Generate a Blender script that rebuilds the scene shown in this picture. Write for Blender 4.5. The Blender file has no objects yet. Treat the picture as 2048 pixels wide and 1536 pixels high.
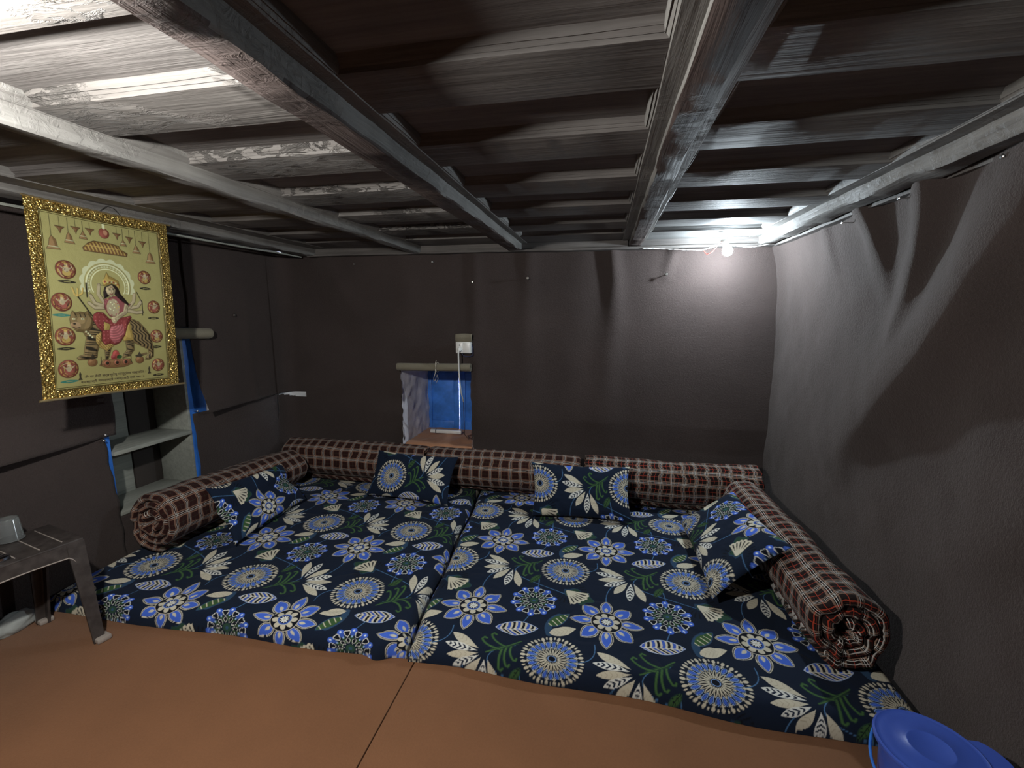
import bpy, bmesh, math, random
import numpy as np
from mathutils import Matrix, Vector, noise as mnoise

rng = np.random.default_rng(7)
random.seed(7)
SC = bpy.context.scene
COL = SC.collection
PI = math.pi

# ------------------------------------------------------------------ camera
cam_d = bpy.data.cameras.new('camera')
cam = bpy.data.objects.new('camera', cam_d)
COL.objects.link(cam)
cam_d.sensor_width = 36.0
cam_d.lens = 36.0 * 910.0 / 2048.0
cam_d.clip_start = 0.02
fpx, VPX, VPY, HX, HY = 910.0, 1211.0, 623.0, -3520.0, 618.0
dY = Vector(((VPX - 1024) / fpx, -(VPY - 768) / fpx, -1)).normalized()
dX = -Vector(((HX - 1024) / fpx, -(HY - 768) / fpx, -1)).normalized()
dX = (dX - dY * dX.dot(dY)).normalized()
dZ = dX.cross(dY)
M = Matrix((dX, dY, dZ)).to_4x4()          # world = M @ camera axes
M.translation = Vector((0, 0, 1.5))
cam.matrix_world = M
SC.camera = cam

# ------------------------------------------------------------------ world, exposure
w = bpy.data.worlds.new('outside')
SC.world = w
w.use_nodes = True
bgn = w.node_tree.nodes['Background']
bgn.inputs[0].default_value = (0.75, 0.87, 1.0, 1)
bgn.inputs[1].default_value = 25.0
SC.view_settings.view_transform = 'Standard'
SC.view_settings.look = 'None'
SC.view_settings.gamma = 1.0
SC.view_settings.exposure = 0.72
SC.view_settings.use_curve_mapping = False
SC.cycles.use_denoising = True
SC.cycles.max_bounces = 10
SC.cycles.diffuse_bounces = 5
SC.cycles.sample_clamp_indirect = 4.0
BULB_A = Vector((0.747, 3.20, 1.880))      # the bulb in the picture
BULB_B = Vector((-1.05, 0.40, 1.875))       # the second bulb of the room, behind the camera
POWER_A, POWER_B = 32.0, 74.0
COLOR_A, COLOR_B = (0.80, 0.92, 1.0), (1.0, 0.985, 0.94)

# ------------------------------------------------------------------ helpers
def mesh_np(name, v, f, mats=(), parent=None, uv=None, col=None, mat_idx=None, smooth=True):
    v = np.ascontiguousarray(v, np.float32)
    f = np.ascontiguousarray(f, np.int32)
    me = bpy.data.meshes.new(name)
    n = f.shape[1]
    me.vertices.add(len(v)); me.vertices.foreach_set('co', v.ravel())
    me.loops.add(f.size); me.loops.foreach_set('vertex_index', f.ravel())
    me.polygons.add(len(f))
    me.polygons.foreach_set('loop_start', np.arange(0, f.size, n, dtype=np.int32))
    me.polygons.foreach_set('use_smooth', np.full(len(f), smooth))
    if mat_idx is not None:
        me.polygons.foreach_set('material_index', np.asarray(mat_idx, np.int32))
    if uv is not None:
        ul = me.uv_layers.new(name='UVMap')
        ul.data.foreach_set('uv', np.ascontiguousarray(np.asarray(uv, np.float32)[f.ravel()]).ravel())
    if col is not None:
        ca = me.color_attributes.new('Col', 'FLOAT_COLOR', 'POINT')
        c4 = np.ones((len(v), 4), np.float32); c4[:, :3] = col
        ca.data.foreach_set('color', c4.ravel())
    me.update(calc_edges=True)
    me.validate()
    for m in (mats if isinstance(mats, (list, tuple)) else [mats]):
        me.materials.append(m)
    o = bpy.data.objects.new(name, me)
    COL.objects.link(o)
    if parent is not None:
        o.parent = parent
    return o

def grid_faces(nu, nv, closed_u=False, closed_v=False):
    iu = np.arange(nu if closed_u else nu - 1); iv = np.arange(nv if closed_v else nv - 1)
    a, b = np.meshgrid(iu, iv, indexing='ij')
    a2, b2 = (a + 1) % nu, (b + 1) % nv
    return np.stack([a * nv + b, a2 * nv + b, a2 * nv + b2, a * nv + b2], -1).reshape(-1, 4)

class MB:
    """collects shapes into one mesh"""
    def __init__(s): s.v = []; s.f = []; s.n = 0
    def add(s, v, f):
        v = np.asarray(v, float); s.v.append(v)
        s.f += [tuple(int(i) + s.n for i in q) for q in f]; s.n += len(v)
    def box(s, x0, x1, y0, y1, z0, z1, bev=0.0):
        bm = bmesh.new(); bmesh.ops.create_cube(bm, size=1)
        for q in bm.verts:
            q.co = Vector((x0 + (q.co.x + .5) * (x1 - x0), y0 + (q.co.y + .5) * (y1 - y0), z0 + (q.co.z + .5) * (z1 - z0)))
        if bev > 0:
            bmesh.ops.bevel(bm, geom=bm.edges[:], offset=bev, segments=2, profile=.5, affect='EDGES')
        s.addbm(bm)
    def addbm(s, bm, mat=None):
        bm.verts.index_update()
        v = [(mat @ q.co if mat else q.co.copy()) for q in bm.verts]
        s.add([tuple(q) for q in v], [[q.index for q in p.verts] for p in bm.faces]); bm.free()
    def tube(s, pts, r, n=8, cap=True, closed=False):
        pts = [Vector(p) for p in pts]; N = len(pts)
        rr = r if hasattr(r, '__len__') else [r] * N
        vs = []; prev = None
        for i, p in enumerate(pts):
            t = (pts[min(i + 1, N - 1)] - pts[max(i - 1, 0)]).normalized()
            if prev is None:
                a = Vector((0, 0, 1)) if abs(t.z) < .9 else Vector((1, 0, 0))
                prev = t.cross(a).normalized()
            u = (prev - t * prev.dot(t)).normalized(); prev = u
            b = t.cross(u)
            for k in range(n):
                q = 2 * PI * k / n
                vs.append(tuple(p + (u * math.cos(q) + b * math.sin(q)) * rr[i]))
        fs = [(i * n + k, i * n + (k + 1) % n, (i + 1) * n + (k + 1) % n, (i + 1) * n + k) for i in range(N - 1) for k in range(n)]
        if cap:
            fs.append(tuple(range(n))[::-1]); fs.append(tuple((N - 1) * n + k for k in range(n)))
        s.add(vs, fs)
    def lathe(s, prof, c=(0, 0, 0), n=32, mat=None):
        vs = []; c = Vector(c)
        for r, z in prof:
            for k in range(n):
                q = 2 * PI * k / n
                p = Vector((r * math.cos(q), r * math.sin(q), z))
                if mat: p = mat @ p
                vs.append(tuple(c + p))
        m = len(prof)
        fs = [(i * n + k, i * n + (k + 1) % n, (i + 1) * n + (k + 1) % n, (i + 1) * n + k) for i in range(m - 1) for k in range(n)]
        if prof[0][0] > 1e-6: fs.append(tuple(range(n))[::-1])
        if prof[-1][0] > 1e-6: fs.append(tuple((m - 1) * n + k for k in range(n)))
        s.add(vs, fs)
    def bar(s, axis, a0, a1, prof, seg=40, jit=0.0, seed=0, wob=0.0, zfun=None):
        """sweep a closed profile [(p,q)] along an axis (0:x, 1:y); p is the other horizontal axis, q is z"""
        n = len(prof); vs = []
        for i in range(seg + 1):
            a = a0 + (a1 - a0) * i / seg
            for k, (p, q) in enumerate(prof):
                dp = jit * mnoise.noise((a * 6 + seed, k * 3.1, seed * 1.7)) + wob * mnoise.noise((a * 1.3, seed * 5.1, 2.2))
                dq = jit * mnoise.noise((a * 6 + seed, k * 3.1 + 50, seed * 1.7)) + wob * mnoise.noise((a * 1.3, seed * 5.1, 9.2))
                z = q + dq + (zfun(a) if zfun else 0)
                vs.append((a, p + dp, z) if axis == 0 else (p + dp, a, z))
        fs = [(i * n + k, i * n + (k + 1) % n, (i + 1) * n + (k + 1) % n, (i + 1) * n + k) for i in range(seg) for k in range(n)]
        fs.append(tuple(range(n))[::-1]); fs.append(tuple(seg * n + k for k in range(n)))
        s.add(vs, fs)
    def build(s, name, mat, parent=None, smooth=True, angle=40):
        me = bpy.data.meshes.new(name)
        vv = np.concatenate(s.v) if s.v else np.zeros((0, 3))
        me.from_pydata(vv.tolist(), [], s.f)
        bm = bmesh.new(); bm.from_mesh(me); bmesh.ops.recalc_face_normals(bm, faces=bm.faces[:])
        for e in bm.edges:
            if len(e.link_faces) == 2 and e.calc_face_angle(0) > math.radians(angle): e.smooth = False
        for p in bm.faces: p.smooth = smooth
        bm.to_mesh(me); bm.free()
        for m in (mat if isinstance(mat, (list, tuple)) else [mat]): me.materials.append(m)
        o = bpy.data.objects.new(name, me); COL.objects.link(o)
        if parent is not None: o.parent = parent
        return o

def tag(o, label=None, cat=None, group=None, kind=None):
    if label: o['label'] = label
    if cat: o['category'] = cat
    if group: o['group'] = group
    if kind: o['kind'] = kind
    return o

def thing(name, label, cat, loc=(0, 0, 0), group=None):
    o = bpy.data.objects.new(name, None); COL.objects.link(o)
    o.location = loc
    o.empty_display_size = .05
    bpy.context.view_layer.update()
    return tag(o, label, cat, group)

def under(o, root):
    """parent an object built in world coordinates under an Empty at the thing's base"""
    o.parent = root
    o.matrix_parent_inverse = Matrix.Translation(-root.location)
    return o

# ------------------------------------------------------------------ materials
class NT:
    def __init__(s, name):
        s.m = bpy.data.materials.new(name); s.m.use_nodes = True
        s.t = s.m.node_tree; s.t.nodes.clear()
        s.out = s.n('ShaderNodeOutputMaterial'); s.b = s.n('ShaderNodeBsdfPrincipled')
        s.l(s.b.outputs[0], s.out.inputs[0])
    def n(s, t, **k):
        o = s.t.nodes.new(t)
        for a, b in k.items(): setattr(o, a, b)
        return o
    def l(s, a, b): s.t.links.new(a, b)
    def set(s, **k):
        for a, v in k.items():
            i = s.b.inputs[a.replace('_', ' ')]
            if hasattr(v, 'is_linked') or hasattr(v, 'links'): s.l(v, i)
            else: i.default_value = (*v, 1) if isinstance(v, tuple) and len(v) == 3 else v
        return s
    def coord(s, scale=(1, 1, 1), kind='Object'):
        c = s.n('ShaderNodeTexCoord'); m = s.n('ShaderNodeMapping'); m.inputs['Scale'].default_value = scale
        s.l(c.outputs[kind], m.inputs[0]); return m.outputs[0]
    def noise(s, co, sc, det=3, rough=.55, dist=0):
        k = s.n('ShaderNodeTexNoise'); s.l(co, k.inputs['Vector'])
        k.inputs['Scale'].default_value = sc; k.inputs['Detail'].default_value = det
        k.inputs['Roughness'].default_value = rough; k.inputs['Distortion'].default_value = dist
        return k.outputs['Fac']
    def ramp(s, fac, stops, interp='LINEAR'):
        r = s.n('ShaderNodeValToRGB'); r.color_ramp.interpolation = interp
        e = r.color_ramp.elements
        e[0].position, e[0].color = stops[0][0], (*stops[0][1], 1)
        e[1].position, e[1].color = stops[1][0], (*stops[1][1], 1)
        for p, c in stops[2:]:
            k = e.new(p); k.color = (*c, 1)
        s.l(fac, r.inputs[0]); return r.outputs[0]
    def math(s, op, a, b=None):
        m = s.n('ShaderNodeMath', operation=op)
        for i, v in enumerate((a, b)):
            if v is None: continue
            if isinstance(v, (int, float)): m.inputs[i].default_value = v
            else: s.l(v, m.inputs[i])
        return m.outputs[0]
    def mix(s, fac, a, b, blend='MIX'):
        m = s.n('ShaderNodeMix', data_type='RGBA', blend_type=blend)
        for i, v in ((0, fac), (6, a), (7, b)):
            if isinstance(v, (int, float)): m.inputs[i].default_value = v
            elif isinstance(v, tuple): m.inputs[i].default_value = (*v, 1)
            else: s.l(v, m.inputs[i])
        return m.outputs[2]
    def bump(s, h, strength=.3, dist=.01, prev=None):
        b = s.n('ShaderNodeBump'); b.inputs['Strength'].default_value = strength; b.inputs['Distance'].default_value = dist
        s.l(h, b.inputs['Height'])
        if prev is not None: s.l(prev, b.inputs['Normal'])
        s.l(b.outputs[0], s.b.inputs['Normal']); return b.outputs[0]

def mat_plain(name, col, rough=.5, metal=0., var=.0, bump=0., bsc=60, spec=.5):
    n = NT(name)
    co = n.coord()
    if var > 0:
        k = n.noise(co, 9, 4)
        n.set(Base_Color=n.ramp(k, [(.3, tuple(c * (1 - var) for c in col)), (.7, tuple(min(1, c * (1 + var)) for c in col))]))
    else:
        n.set(Base_Color=col)
    n.set(Roughness=rough, Metallic=metal, Specular_IOR_Level=spec)
    if bump > 0: n.bump(n.noise(co, bsc, 4), bump, .004)
    return n.m

def mat_felt(name, col, var=.25, fuzz=.5):
    n = NT(name); co = n.coord()
    k = n.noise(co, 2.2, 5); k2 = n.noise(co, 130, 3)
    c = n.ramp(k, [(.3, tuple(x * (1 - var) for x in col)), (.72, tuple(x * (1 + var) for x in col))])
    c = n.mix(n.math('MULTIPLY', k2, .5), c, tuple(x * 1.5 for x in col))
    n.set(Base_Color=c, Roughness=.92, Specular_IOR_Level=.25, Sheen_Weight=.12, Sheen_Roughness=.5)
    n.b.inputs['Sheen Tint'].default_value = (.8, .75, .72, 1)
    a = n.bump(n.noise(co, 75, 4, .72), fuzz * .75, .008)
    n.bump(n.noise(co, 190, 3, .7), fuzz, .004, a)
    return n.m

def mat_wood(name, grain, c0, c1, rough=.45, peel=0., bump=.35):
    """grain 0: planks along x, 1: along y"""
    n = NT(name)
    co = n.coord((1.2, 26, 26) if grain == 0 else (26, 1.2, 26))
    iso = n.coord()
    g = n.noise(co, 1.6, 6, .62, .5); g2 = n.noise(iso, 3.0, 4)
    c = n.ramp(g, [(.28, c0), (.7, c1)])
    c = n.mix(n.ramp(g2, [(.35, (0, 0, 0)), (.75, (.55, .55, .55))]), c, tuple(x * .55 for x in c0))
    n.set(Base_Color=c, Specular_IOR_Level=.32)
    n.set(Roughness=n.math('ADD', n.math('MULTIPLY', g, .3), rough - .15))
    a = n.bump(g, bump, .012)
    if peel > 0:
        p = n.noise(n.coord((3, 8, 8)), 3.0, 7, .65, .8)
        pm = n.ramp(n.noise(iso, 2.4, 2), [(.45, (0, 0, 0)), (.62, (1, 1, 1))])
        n.bump(n.math('MULTIPLY', n.ramp(p, [(.46, (0, 0, 0)), (.56, (1, 1, 1))]), pm), peel, .02, a)
    return n.m

def mat_attr(name, rough=.85, sheen=.2, weave=.25, metal=0.):
    n = NT(name)
    a = n.n('ShaderNodeVertexColor', layer_name='Col')
    co = n.coord()
    k = n.noise(co, 40, 3)
    c = n.mix(n.math('MULTIPLY', k, .06), a.outputs[0], (.02, .02, .022))
    n.set(Base_Color=c, Roughness=rough, Sheen_Weight=sheen, Metallic=metal, Specular_IOR_Level=.15)
    b = n.bump(n.noise(co, 26, 3), weave * .6, .006)
    n.bump(n.noise(co, 500, 2), weave, .0015, b)
    return n.m

def mat_plaid(name, base, tan, white, line, per=.078):
    n = NT(name)
    c = n.n('ShaderNodeTexCoord'); s = n.n('ShaderNodeSeparateXYZ'); n.l(c.outputs['UV'], s.inputs[0])
    wob = n.noise(n.coord(), 14, 2)
    dark = tuple(x * .25 for x in base)
    stops = [(0, tan), (.075, dark), (.12, white), (.147, dark), (.225, white), (.252, dark), (.30, tan), (.375, base), (.66, line), (.69, base), (.99, tan)]
    def stripes(v):
        f = n.math('FRACT', n.math('ADD', n.math('DIVIDE', v, per), n.math('MULTIPLY', wob, .16)))
        return n.ramp(f, stops, 'CONSTANT')
    su, sv = stripes(s.outputs[0]), stripes(s.outputs[1])
    m = n.mix(.5, n.mix(.5, su, sv), n.mix(1.0, su, sv, 'LIGHTEN'))
    fz = n.noise(n.coord(), 160, 3)
    m = n.mix(n.math('MULTIPLY', fz, .25), m, (.01, .008, .008))
    n.set(Base_Color=m, Roughness=.95, Sheen_Weight=.03, Specular_IOR_Level=.1)
    a = n.bump(n.noise(n.coord(), 22, 3), .5, .012)
    n.bump(n.noise(n.coord(), 230, 3), .6, .003, a)
    return n.m

def mat_emit(name, col, strength):
    n = NT(name)
    n.set(Base_Color=(.9, .9, .9), Roughness=.3, Emission_Color=col, Emission_Strength=strength)
    return n.m

FELT = mat_felt('brown felt', (.041, .0305, .0282), .22, .85)
FLOORM = mat_felt('rust felt', (.172, .078, .036), .16, .22)
KHAKI = mat_felt('khaki felt back', (.17, .155, .115), .15, .3)
WOODX = mat_wood('grey brown boards', 0, (.072, .063, .059), (.160, .148, .140), .74)
WOODXP = mat_wood('peeling boards', 0, (.074, .067, .062), (.142, .132, .123), .62, .9)
WOODY = mat_wood('grey brown beams', 1, (.105, .098, .092), (.235, .23, .216), .66, .3, .4)
WOODP = mat_wood('ceiling panel boards', 0, (.095, .085, .080), (.20, .187, .178), .72)
WOODLIT = mat_wood('boards lightened by painted light', 0, (.10, .098, .096), (.215, .215, .21), .72)  # right bay boards: cool lamp light painted in as a lighter grey
BROWN_SHADE = mat_wood('brown beam wood with painted shade', 1, (.040, .028, .025), (.088, .066, .060), .7, .4, .5)  # brown undersides of two beams, darkened with painted shade
SHELFW = mat_wood('pale grey shelf wood', 1, (.22, .235, .21), (.36, .37, .33), .55, 0, .2)
PLASTER = mat_plain('lime plaster', (.68, .66, .70), .9, 0, .12, .8, 22)
BLUEP = mat_plain('blue gloss paint', (.035, .17, .62), .35, 0, .2, .15, 30)
DARKBLUE = mat_plain('shutter blue paint', (.05, .20, .66), .38, 0, .3, .3, 26)
IRON = mat_plain('nail steel', (.6, .6, .6), .3, 1.0)
DARKIRON = mat_plain('old nail', (.12, .11, .10), .45, .8)
WHITEP = mat_plain('white plastic', (.72, .72, .70), .35)
BLACKP = mat_plain('black plastic', (.015, .015, .016), .4)
CORDW = mat_plain('white cord', (.62, .62, .60), .5)
CORDR = mat_plain('red cord', (.6, .09, .07), .5)
STRING = mat_plain('pale string', (.55, .52, .45), .8)
SILLC = mat_felt('brown sill cloth', (.36, .175, .095), .12, .3)
GOLDROD = mat_plain('gold rod', (.75, .58, .30), .3, .9)
SHEET = mat_attr('printed cotton', .9, .03, .3)
FOIL = mat_attr('gold foil print', .38, 0, .35, .45)
PLAID_L = mat_plaid('maroon plaid fleece', (.030, .0095, .0085), (.26, .145, .10), (.66, .64, .60), (.040, .036, .022))
PLAID_R = mat_plaid('black and red plaid fleece', (.014, .0085, .008), (.26, .165, .12), (.70, .68, .64), (.46, .06, .03))

# ------------------------------------------------------------------ the setting: floor
FZ = 0.0
mb = MB()
for x0, x1, k in ((-2.75, -.764, 1), (-.760, 1.30, 2)):
    mb.box(x0, x1, -1.75, 3.62, -.02, .0, .003)
fl = mb.build('floor', FLOORM); fl['kind'] = 'structure'
mb = MB(); mb.box(-2.8, 1.35, -1.8, 3.65, -.08, -.02)
under_floor = mb.build('floor', mat_plain('packed earth', (.03, .02, .015), .9)); under_floor['kind'] = 'structure'

# ------------------------------------------------------------------ the setting: ceiling
ceil = MB(); ceil.box(-2.8, 1.45, -1.8, 3.7, 2.03, 2.10)
ceil = ceil.build('ceiling', WOODP); ceil['kind'] = 'structure'
BX = {'B0': (-2.46, -2.34), 'B1': (-1.49, -1.425), 'B2': (-.72, -.625), 'B3': (.137, .212), 'B4': (.985, 1.085)}
def rr(p0, p1, q0, q1, b):
    return [(p0 + b, q0), (p1 - b, q0), (p1, q0 + b), (p1, q1), (p0, q1), (p0, q0 + b)]
for i, (k, (x0, x1)) in enumerate(BX.items()):
    mb = MB()
    x0, x1 = (.149, .229) if k == 'B3' else (x0, x1)
    zf = (lambda a: .036 - .024 * max(0, a) / 3.4) if k == 'B3' else (lambda a: .020 * max(0, (3.4 - a) / 2.0)) if k == 'B0' else (lambda a: -.002 * math.sin(a * 2))
    mb.bar(1, -1.75, 3.47, rr(x0, x1, 1.945, 2.035 if k != 'B0' else 2.04, .006 if k != 'B4' else .012), 90, .006 if k != 'B4' else .010, i + 1, .006, zf)
    bo = mb.build('ceiling_beam', [WOODY, BROWN_SHADE] if k in ('B2', 'B3') else WOODY, ceil)
    if k in ('B2', 'B3'):  # downward faces take the brown with shade painted in
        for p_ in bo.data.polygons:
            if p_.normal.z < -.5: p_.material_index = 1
# cross rails with moulded near edges
far_edges = [3.105 - .448 * k for k in range(-0, 11)]
rails = []
rails.append((3.14, 3.50))
for k in range(11):
    ya = 2.757 - .448 * k + (0.0 if k else .0)
    rails.append((ya, ya + .205))
def mould(y, sgn=1):
    """profile of a rail: stepped moulding on the edge that faces the camera"""
    return None
bays = [(-2.345, -1.485, WOODX), (-1.43, -.715, WOODXP), (-.63, .152, WOODX), (.225, .99, WOODLIT)]
for bi, (bx0, bx1, bm_) in enumerate(bays):
    for k, (ya, yb) in enumerate(rails):
        if yb < -1.7: continue
        j = .006 * math.sin(k * 2.3 + bi)
        a, b = ya + j, yb + j * .5
        prof = [(a - .022, 2.032), (a - .012, 2.0165), (a - .010, 2.020), (a - .004, 2.0095), (a - .002, 2.013), (a + .002, 2.001), (a + .006, 2.0), (b - .006, 2.0), (b, 2.004), (b + .003, 2.032)]
        mb = MB()
        mb.bar(0, bx0, bx1, prof, 24, .0016, k + bi * 13, .002)
        mb.build('cross_board', bm_, ceil, angle=25)
# stiles that run along the beams
for x0, x1, side in ((-1.428, -1.405, 1), (-.63, -.568, 1), (.088, .152, -1), (.225, .282, 1), (.915, .99, -1), (-2.345, -2.20, 1)):
    if side > 0:
        prof = [(x0, 2.032), (x0, 1.998), (x1 - .018, 1.998), (x1 - .014, 2.003), (x1 - .012, 2.001), (x1 - .006, 2.010), (x1 - .004, 2.008), (x1, 2.018), (x1, 2.032)]
    else:
        prof = [(x1, 2.032), (x1, 1.998), (x0 + .018, 1.998), (x0 + .014, 2.003), (x0 + .012, 2.001), (x0 + .006, 2.010), (x0 + .004, 2.008), (x0, 2.018), (x0, 2.032)]
    mb = MB(); mb.bar(1, -1.7, 3.45, prof, 60, .002, int(x0 * 100) % 17, .003)
    mb.build('edge_board', WOODY, ceil, angle=25)
# plates between the beam ends on the far wall, and the thin lath under them
mb = MB()
for x0, x1 in ((-2.36, -1.48), (-1.43, -.71), (-.63, .14), (.205, .99)):
    mb.bar(0, x0, x1, [(3.44, 1.952), (3.44, 2.004), (3.56, 2.004), (3.56, 1.952)], 16, .003, int(x0 * 10) % 9)
mb.build('wall_plate', WOODX, ceil)
mb = MB(); mb.bar(0, -2.40, 1.10, [(3.415, 1.938), (3.415, 1.952), (3.56, 1.952), (3.56, 1.938)], 60, .004, 3, .004)
mb.build('lath', WOODX, ceil)
mb = MB(); mb.bar(1, -1.7, 3.45, [(-2.475, 1.935), (-2.475, 1.945), (-2.50, 1.945), (-2.50, 1.935)], 60, .003, 5, .006)
mb.build('lath', SHELFW, ceil)
mb = MB(); mb.bar(1, -1.7, 3.45, [(1.092, 1.936), (1.092, 1.950), (1.16, 1.950), (1.16, 1.936)], 60, .004, 6, .005)
mb.build('lath', WOODX, ceil)

# ------------------------------------------------------------------ the setting: felt-lined walls
def fbm(x, y, seed=0, oct=4, lac=2.1, gain=.5):
    """smooth 2-D value noise on arrays"""
    out = np.zeros_like(x); amp = 1.0
    for o in range(oct):
        g = np.random.default_rng(seed * 31 + o).uniform(-1, 1, (64, 64))
        xi = np.floor(x).astype(int); yi = np.floor(y).astype(int)
        fx = x - xi; fy = y - yi
        fx = fx * fx * (3 - 2 * fx); fy = fy * fy * (3 - 2 * fy)
        q = lambda a, b: g[a % 64, b % 64]
        out += amp * ((q(xi, yi) * (1 - fx) + q(xi + 1, yi) * fx) * (1 - fy) + (q(xi, yi + 1) * (1 - fx) + q(xi + 1, yi + 1) * fx) * fy)
        x = x * lac + 7.3; y = y * lac + 3.1; amp *= gain
    return out

def ridge(a, b, p0, p1, w0, w1, h0, h1, asym=1.0, soft=1.0):
    """height of a fold from p0 to p1; narrower by asym on the side of smaller a"""
    ax, ay = p0; bx, by = p1
    dx, dy = bx - ax, by - ay; L2 = dx * dx + dy * dy
    t = np.clip(((a - ax) * dx + (b - ay) * dy) / L2, 0, 1)
    px, py = ax + t * dx, ay + t * dy
    d = np.hypot(a - px, b - py)
    side = np.sign((a - ax) * dy - (b - ay) * dx)
    wdt = (w0 + (w1 - w0) * t) * np.where(side > 0, 1.0, asym)
    return (h0 + (h1 - h0) * t) * np.exp(-(d / wdt) ** 2)

def fold(a, b, pts, asym=1.0):
    """a fold along a polyline of (a, b, width, height); wider by asym on one side"""
    best = np.full(a.shape, 1e9); out = np.zeros(a.shape)
    for (ax, ay, w0, h0), (bx, by, w1, h1) in zip(pts[:-1], pts[1:]):
        dx, dy = bx - ax, by - ay
        t = np.clip(((a - ax) * dx + (b - ay) * dy) / (dx * dx + dy * dy), 0, 1)
        px, py = a - ax - t * dx, b - ay - t * dy
        dist = np.hypot(px, py)
        k = .5 + .5 * np.tanh((px * dy - py * dx) / math.hypot(dx, dy) / .02)
        wd = (w0 + (w1 - w0) * t) * (k + (1 - k) * asym)
        v = (h0 + (h1 - h0) * t) * np.exp(-(dist / wd) ** 2)
        out = np.where(dist < best, v, out); best = np.minimum(best, dist)
    return out
# right wall: felt pinned along the beam, sagging in folds
ny, nz = 460, 210
Yg, Zg = np.meshgrid(np.linspace(-1.75, 3.56, ny), np.linspace(-.01, 1.99, nz), indexing='ij')
d = .014 * fbm(Yg * 1.1, Zg * 1.3, 3, 3) + .004 * fbm(Yg * 6, Zg * 6, 4, 2) + .06 * np.clip((Zg - 1.5) / .45, 0, 1) ** 2
FOLDS_R = [
    # (Y, z, width, height) along each crest; wider on the side of the lamp
    ([(2.80, 1.98, .035, .018), (2.74, 1.75, .04, .010), (2.70, 1.6, .04, .0)], 2.0),
    ([(2.37, 1.99, .048, .062), (2.31, 1.80, .048, .050), (2.27, 1.64, .045, .022), (2.25, 1.52, .04, .0)], 2.2),
    ([(1.90, 1.99, .060, .085), (1.98, 1.76, .056, .072), (2.07, 1.58, .052, .040), (2.18, 1.36, .05, .0)], 2.2),
    ([(1.38, 1.99, .09, .075), (1.52, 1.78, .09, .100), (1.69, 1.60, .095, .115), (1.87, 1.384, .10, .105), (2.29, 1.01, .12, .060), (2.68, .64, .14, .0)], 2.2),
    ([(1.05, 1.30, .12, .0), (1.45, .95, .14, .03), (1.9, .55, .14, .0)], 1.6),
    ([(.60, 1.98, .16, .06), (1.1, .8, .2, .0)], 1.), ([(.0, 1.98, .14, .06), (.4, .8, .2, .0)], 1.), ([(-.7, 1.98, .14, .06), (-.4, .8, .2, .0)], 1.),
]
for pts_, as_ in FOLDS_R:
    d += fold(Yg, Zg, pts_, as_)
d += .03 * np.exp(-((Yg - 3.55) / .10) ** 2) * np.clip(Zg, 0, 1.6) / 1.6
d = d * np.clip(.25 + Zg / .5, 0, 1)
Xg = 1.185 - d
v = np.stack([Xg, Yg, Zg], -1).reshape(-1, 3)
o = mesh_np('wall_right', v, grid_faces(ny, nz), FELT); o['kind'] = 'structure'
mb = MB(); mb.box(1.22, 1.30, -1.8, 3.7, -.05, 2.06)
mb.build('masonry', PLASTER, o)

# far wall, with the felt carried round the left corner
path = [(-2.73, 3.34)] + [(-2.73, 3.38)]
for q in np.linspace(0, PI / 2, 9):
    path.append((-2.61 - .12 * math.cos(q), 3.40 + .12 * math.sin(q)))
path = np.array(path + [(x, 3.52) for x in np.linspace(-2.58, 1.24, 240)])
seg = np.r_[0, np.cumsum(np.hypot(*np.diff(path, axis=0).T))]
WX0, WX1, WZ0, WZ1 = -1.655, -1.05, .37, 1.03
extra = [np.interp(WX0, path[:, 0], seg), np.interp(WX1, path[:, 0], seg)]
S = np.unique(np.round(np.r_[np.linspace(0, seg[-1], 300), extra], 5))
Z = np.unique(np.round(np.r_[np.linspace(-.01, 1.985, 150), WZ0, WZ1, .757, .77, .782, .79, .807], 5))
Sg, Zg = np.meshgrid(S, Z, indexing='ij')
PX = np.interp(Sg, seg, path[:, 0]); PY = np.interp(Sg, seg, path[:, 1])
nx_ = np.where(PX < -2.61, np.cos(np.clip((Sg - .05) / .19, 0, 1) * PI / 2), 0.0)
ny_ = np.sqrt(1 - nx_ ** 2)
dd = .012 * fbm(PX * 1.6 + 9, Zg * 1.0, 5, 3)
RIDGES_B = [
    ((-2.30, 1.90), (-1.92, 1.30), .07, .10, .022, .012, 1.),
    ((-1.60, 1.90), (-1.55, 1.25), .09, .09, .016, .006, 1.),
    ((-1.00, 1.92), (-1.0, .6), .05, .09, .020, .008, 1.),
    ((-.58, 1.93), (-.62, .7), .06, .12, .022, .008, 1.),
    ((.46, 1.93), (.42, 1.76), .045, .04, .03, .012, 1.),
    ((-.2, 1.92), (-.22, .7), .12, .15, .012, .010, 1.),
    ((.85, 1.80), (.9, .5), .16, .2, .012, .014, 1.),
]
for r_ in RIDGES_B:
    dd += ridge(PX, Zg, *r_[:2], *r_[2:])
dd += fold(PX, Zg, [(.03, 1.97, .05, .055), (.06, 1.72, .06, .045), (.06, 1.4, .085, .036), (.02, .9, .11, .032), (.0, .45, .13, .02)], 1.)
inh = (np.abs(PX - (WX0 + WX1) / 2) < .34) & (Zg < 1.1) & (Zg > .3)
dd = np.where(inh, dd * .3, dd)
dd = dd * np.clip((Zg - .30) / .35, .1, 1) + .018 * np.clip((Zg - .45) / .2, 0, 1)
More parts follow.
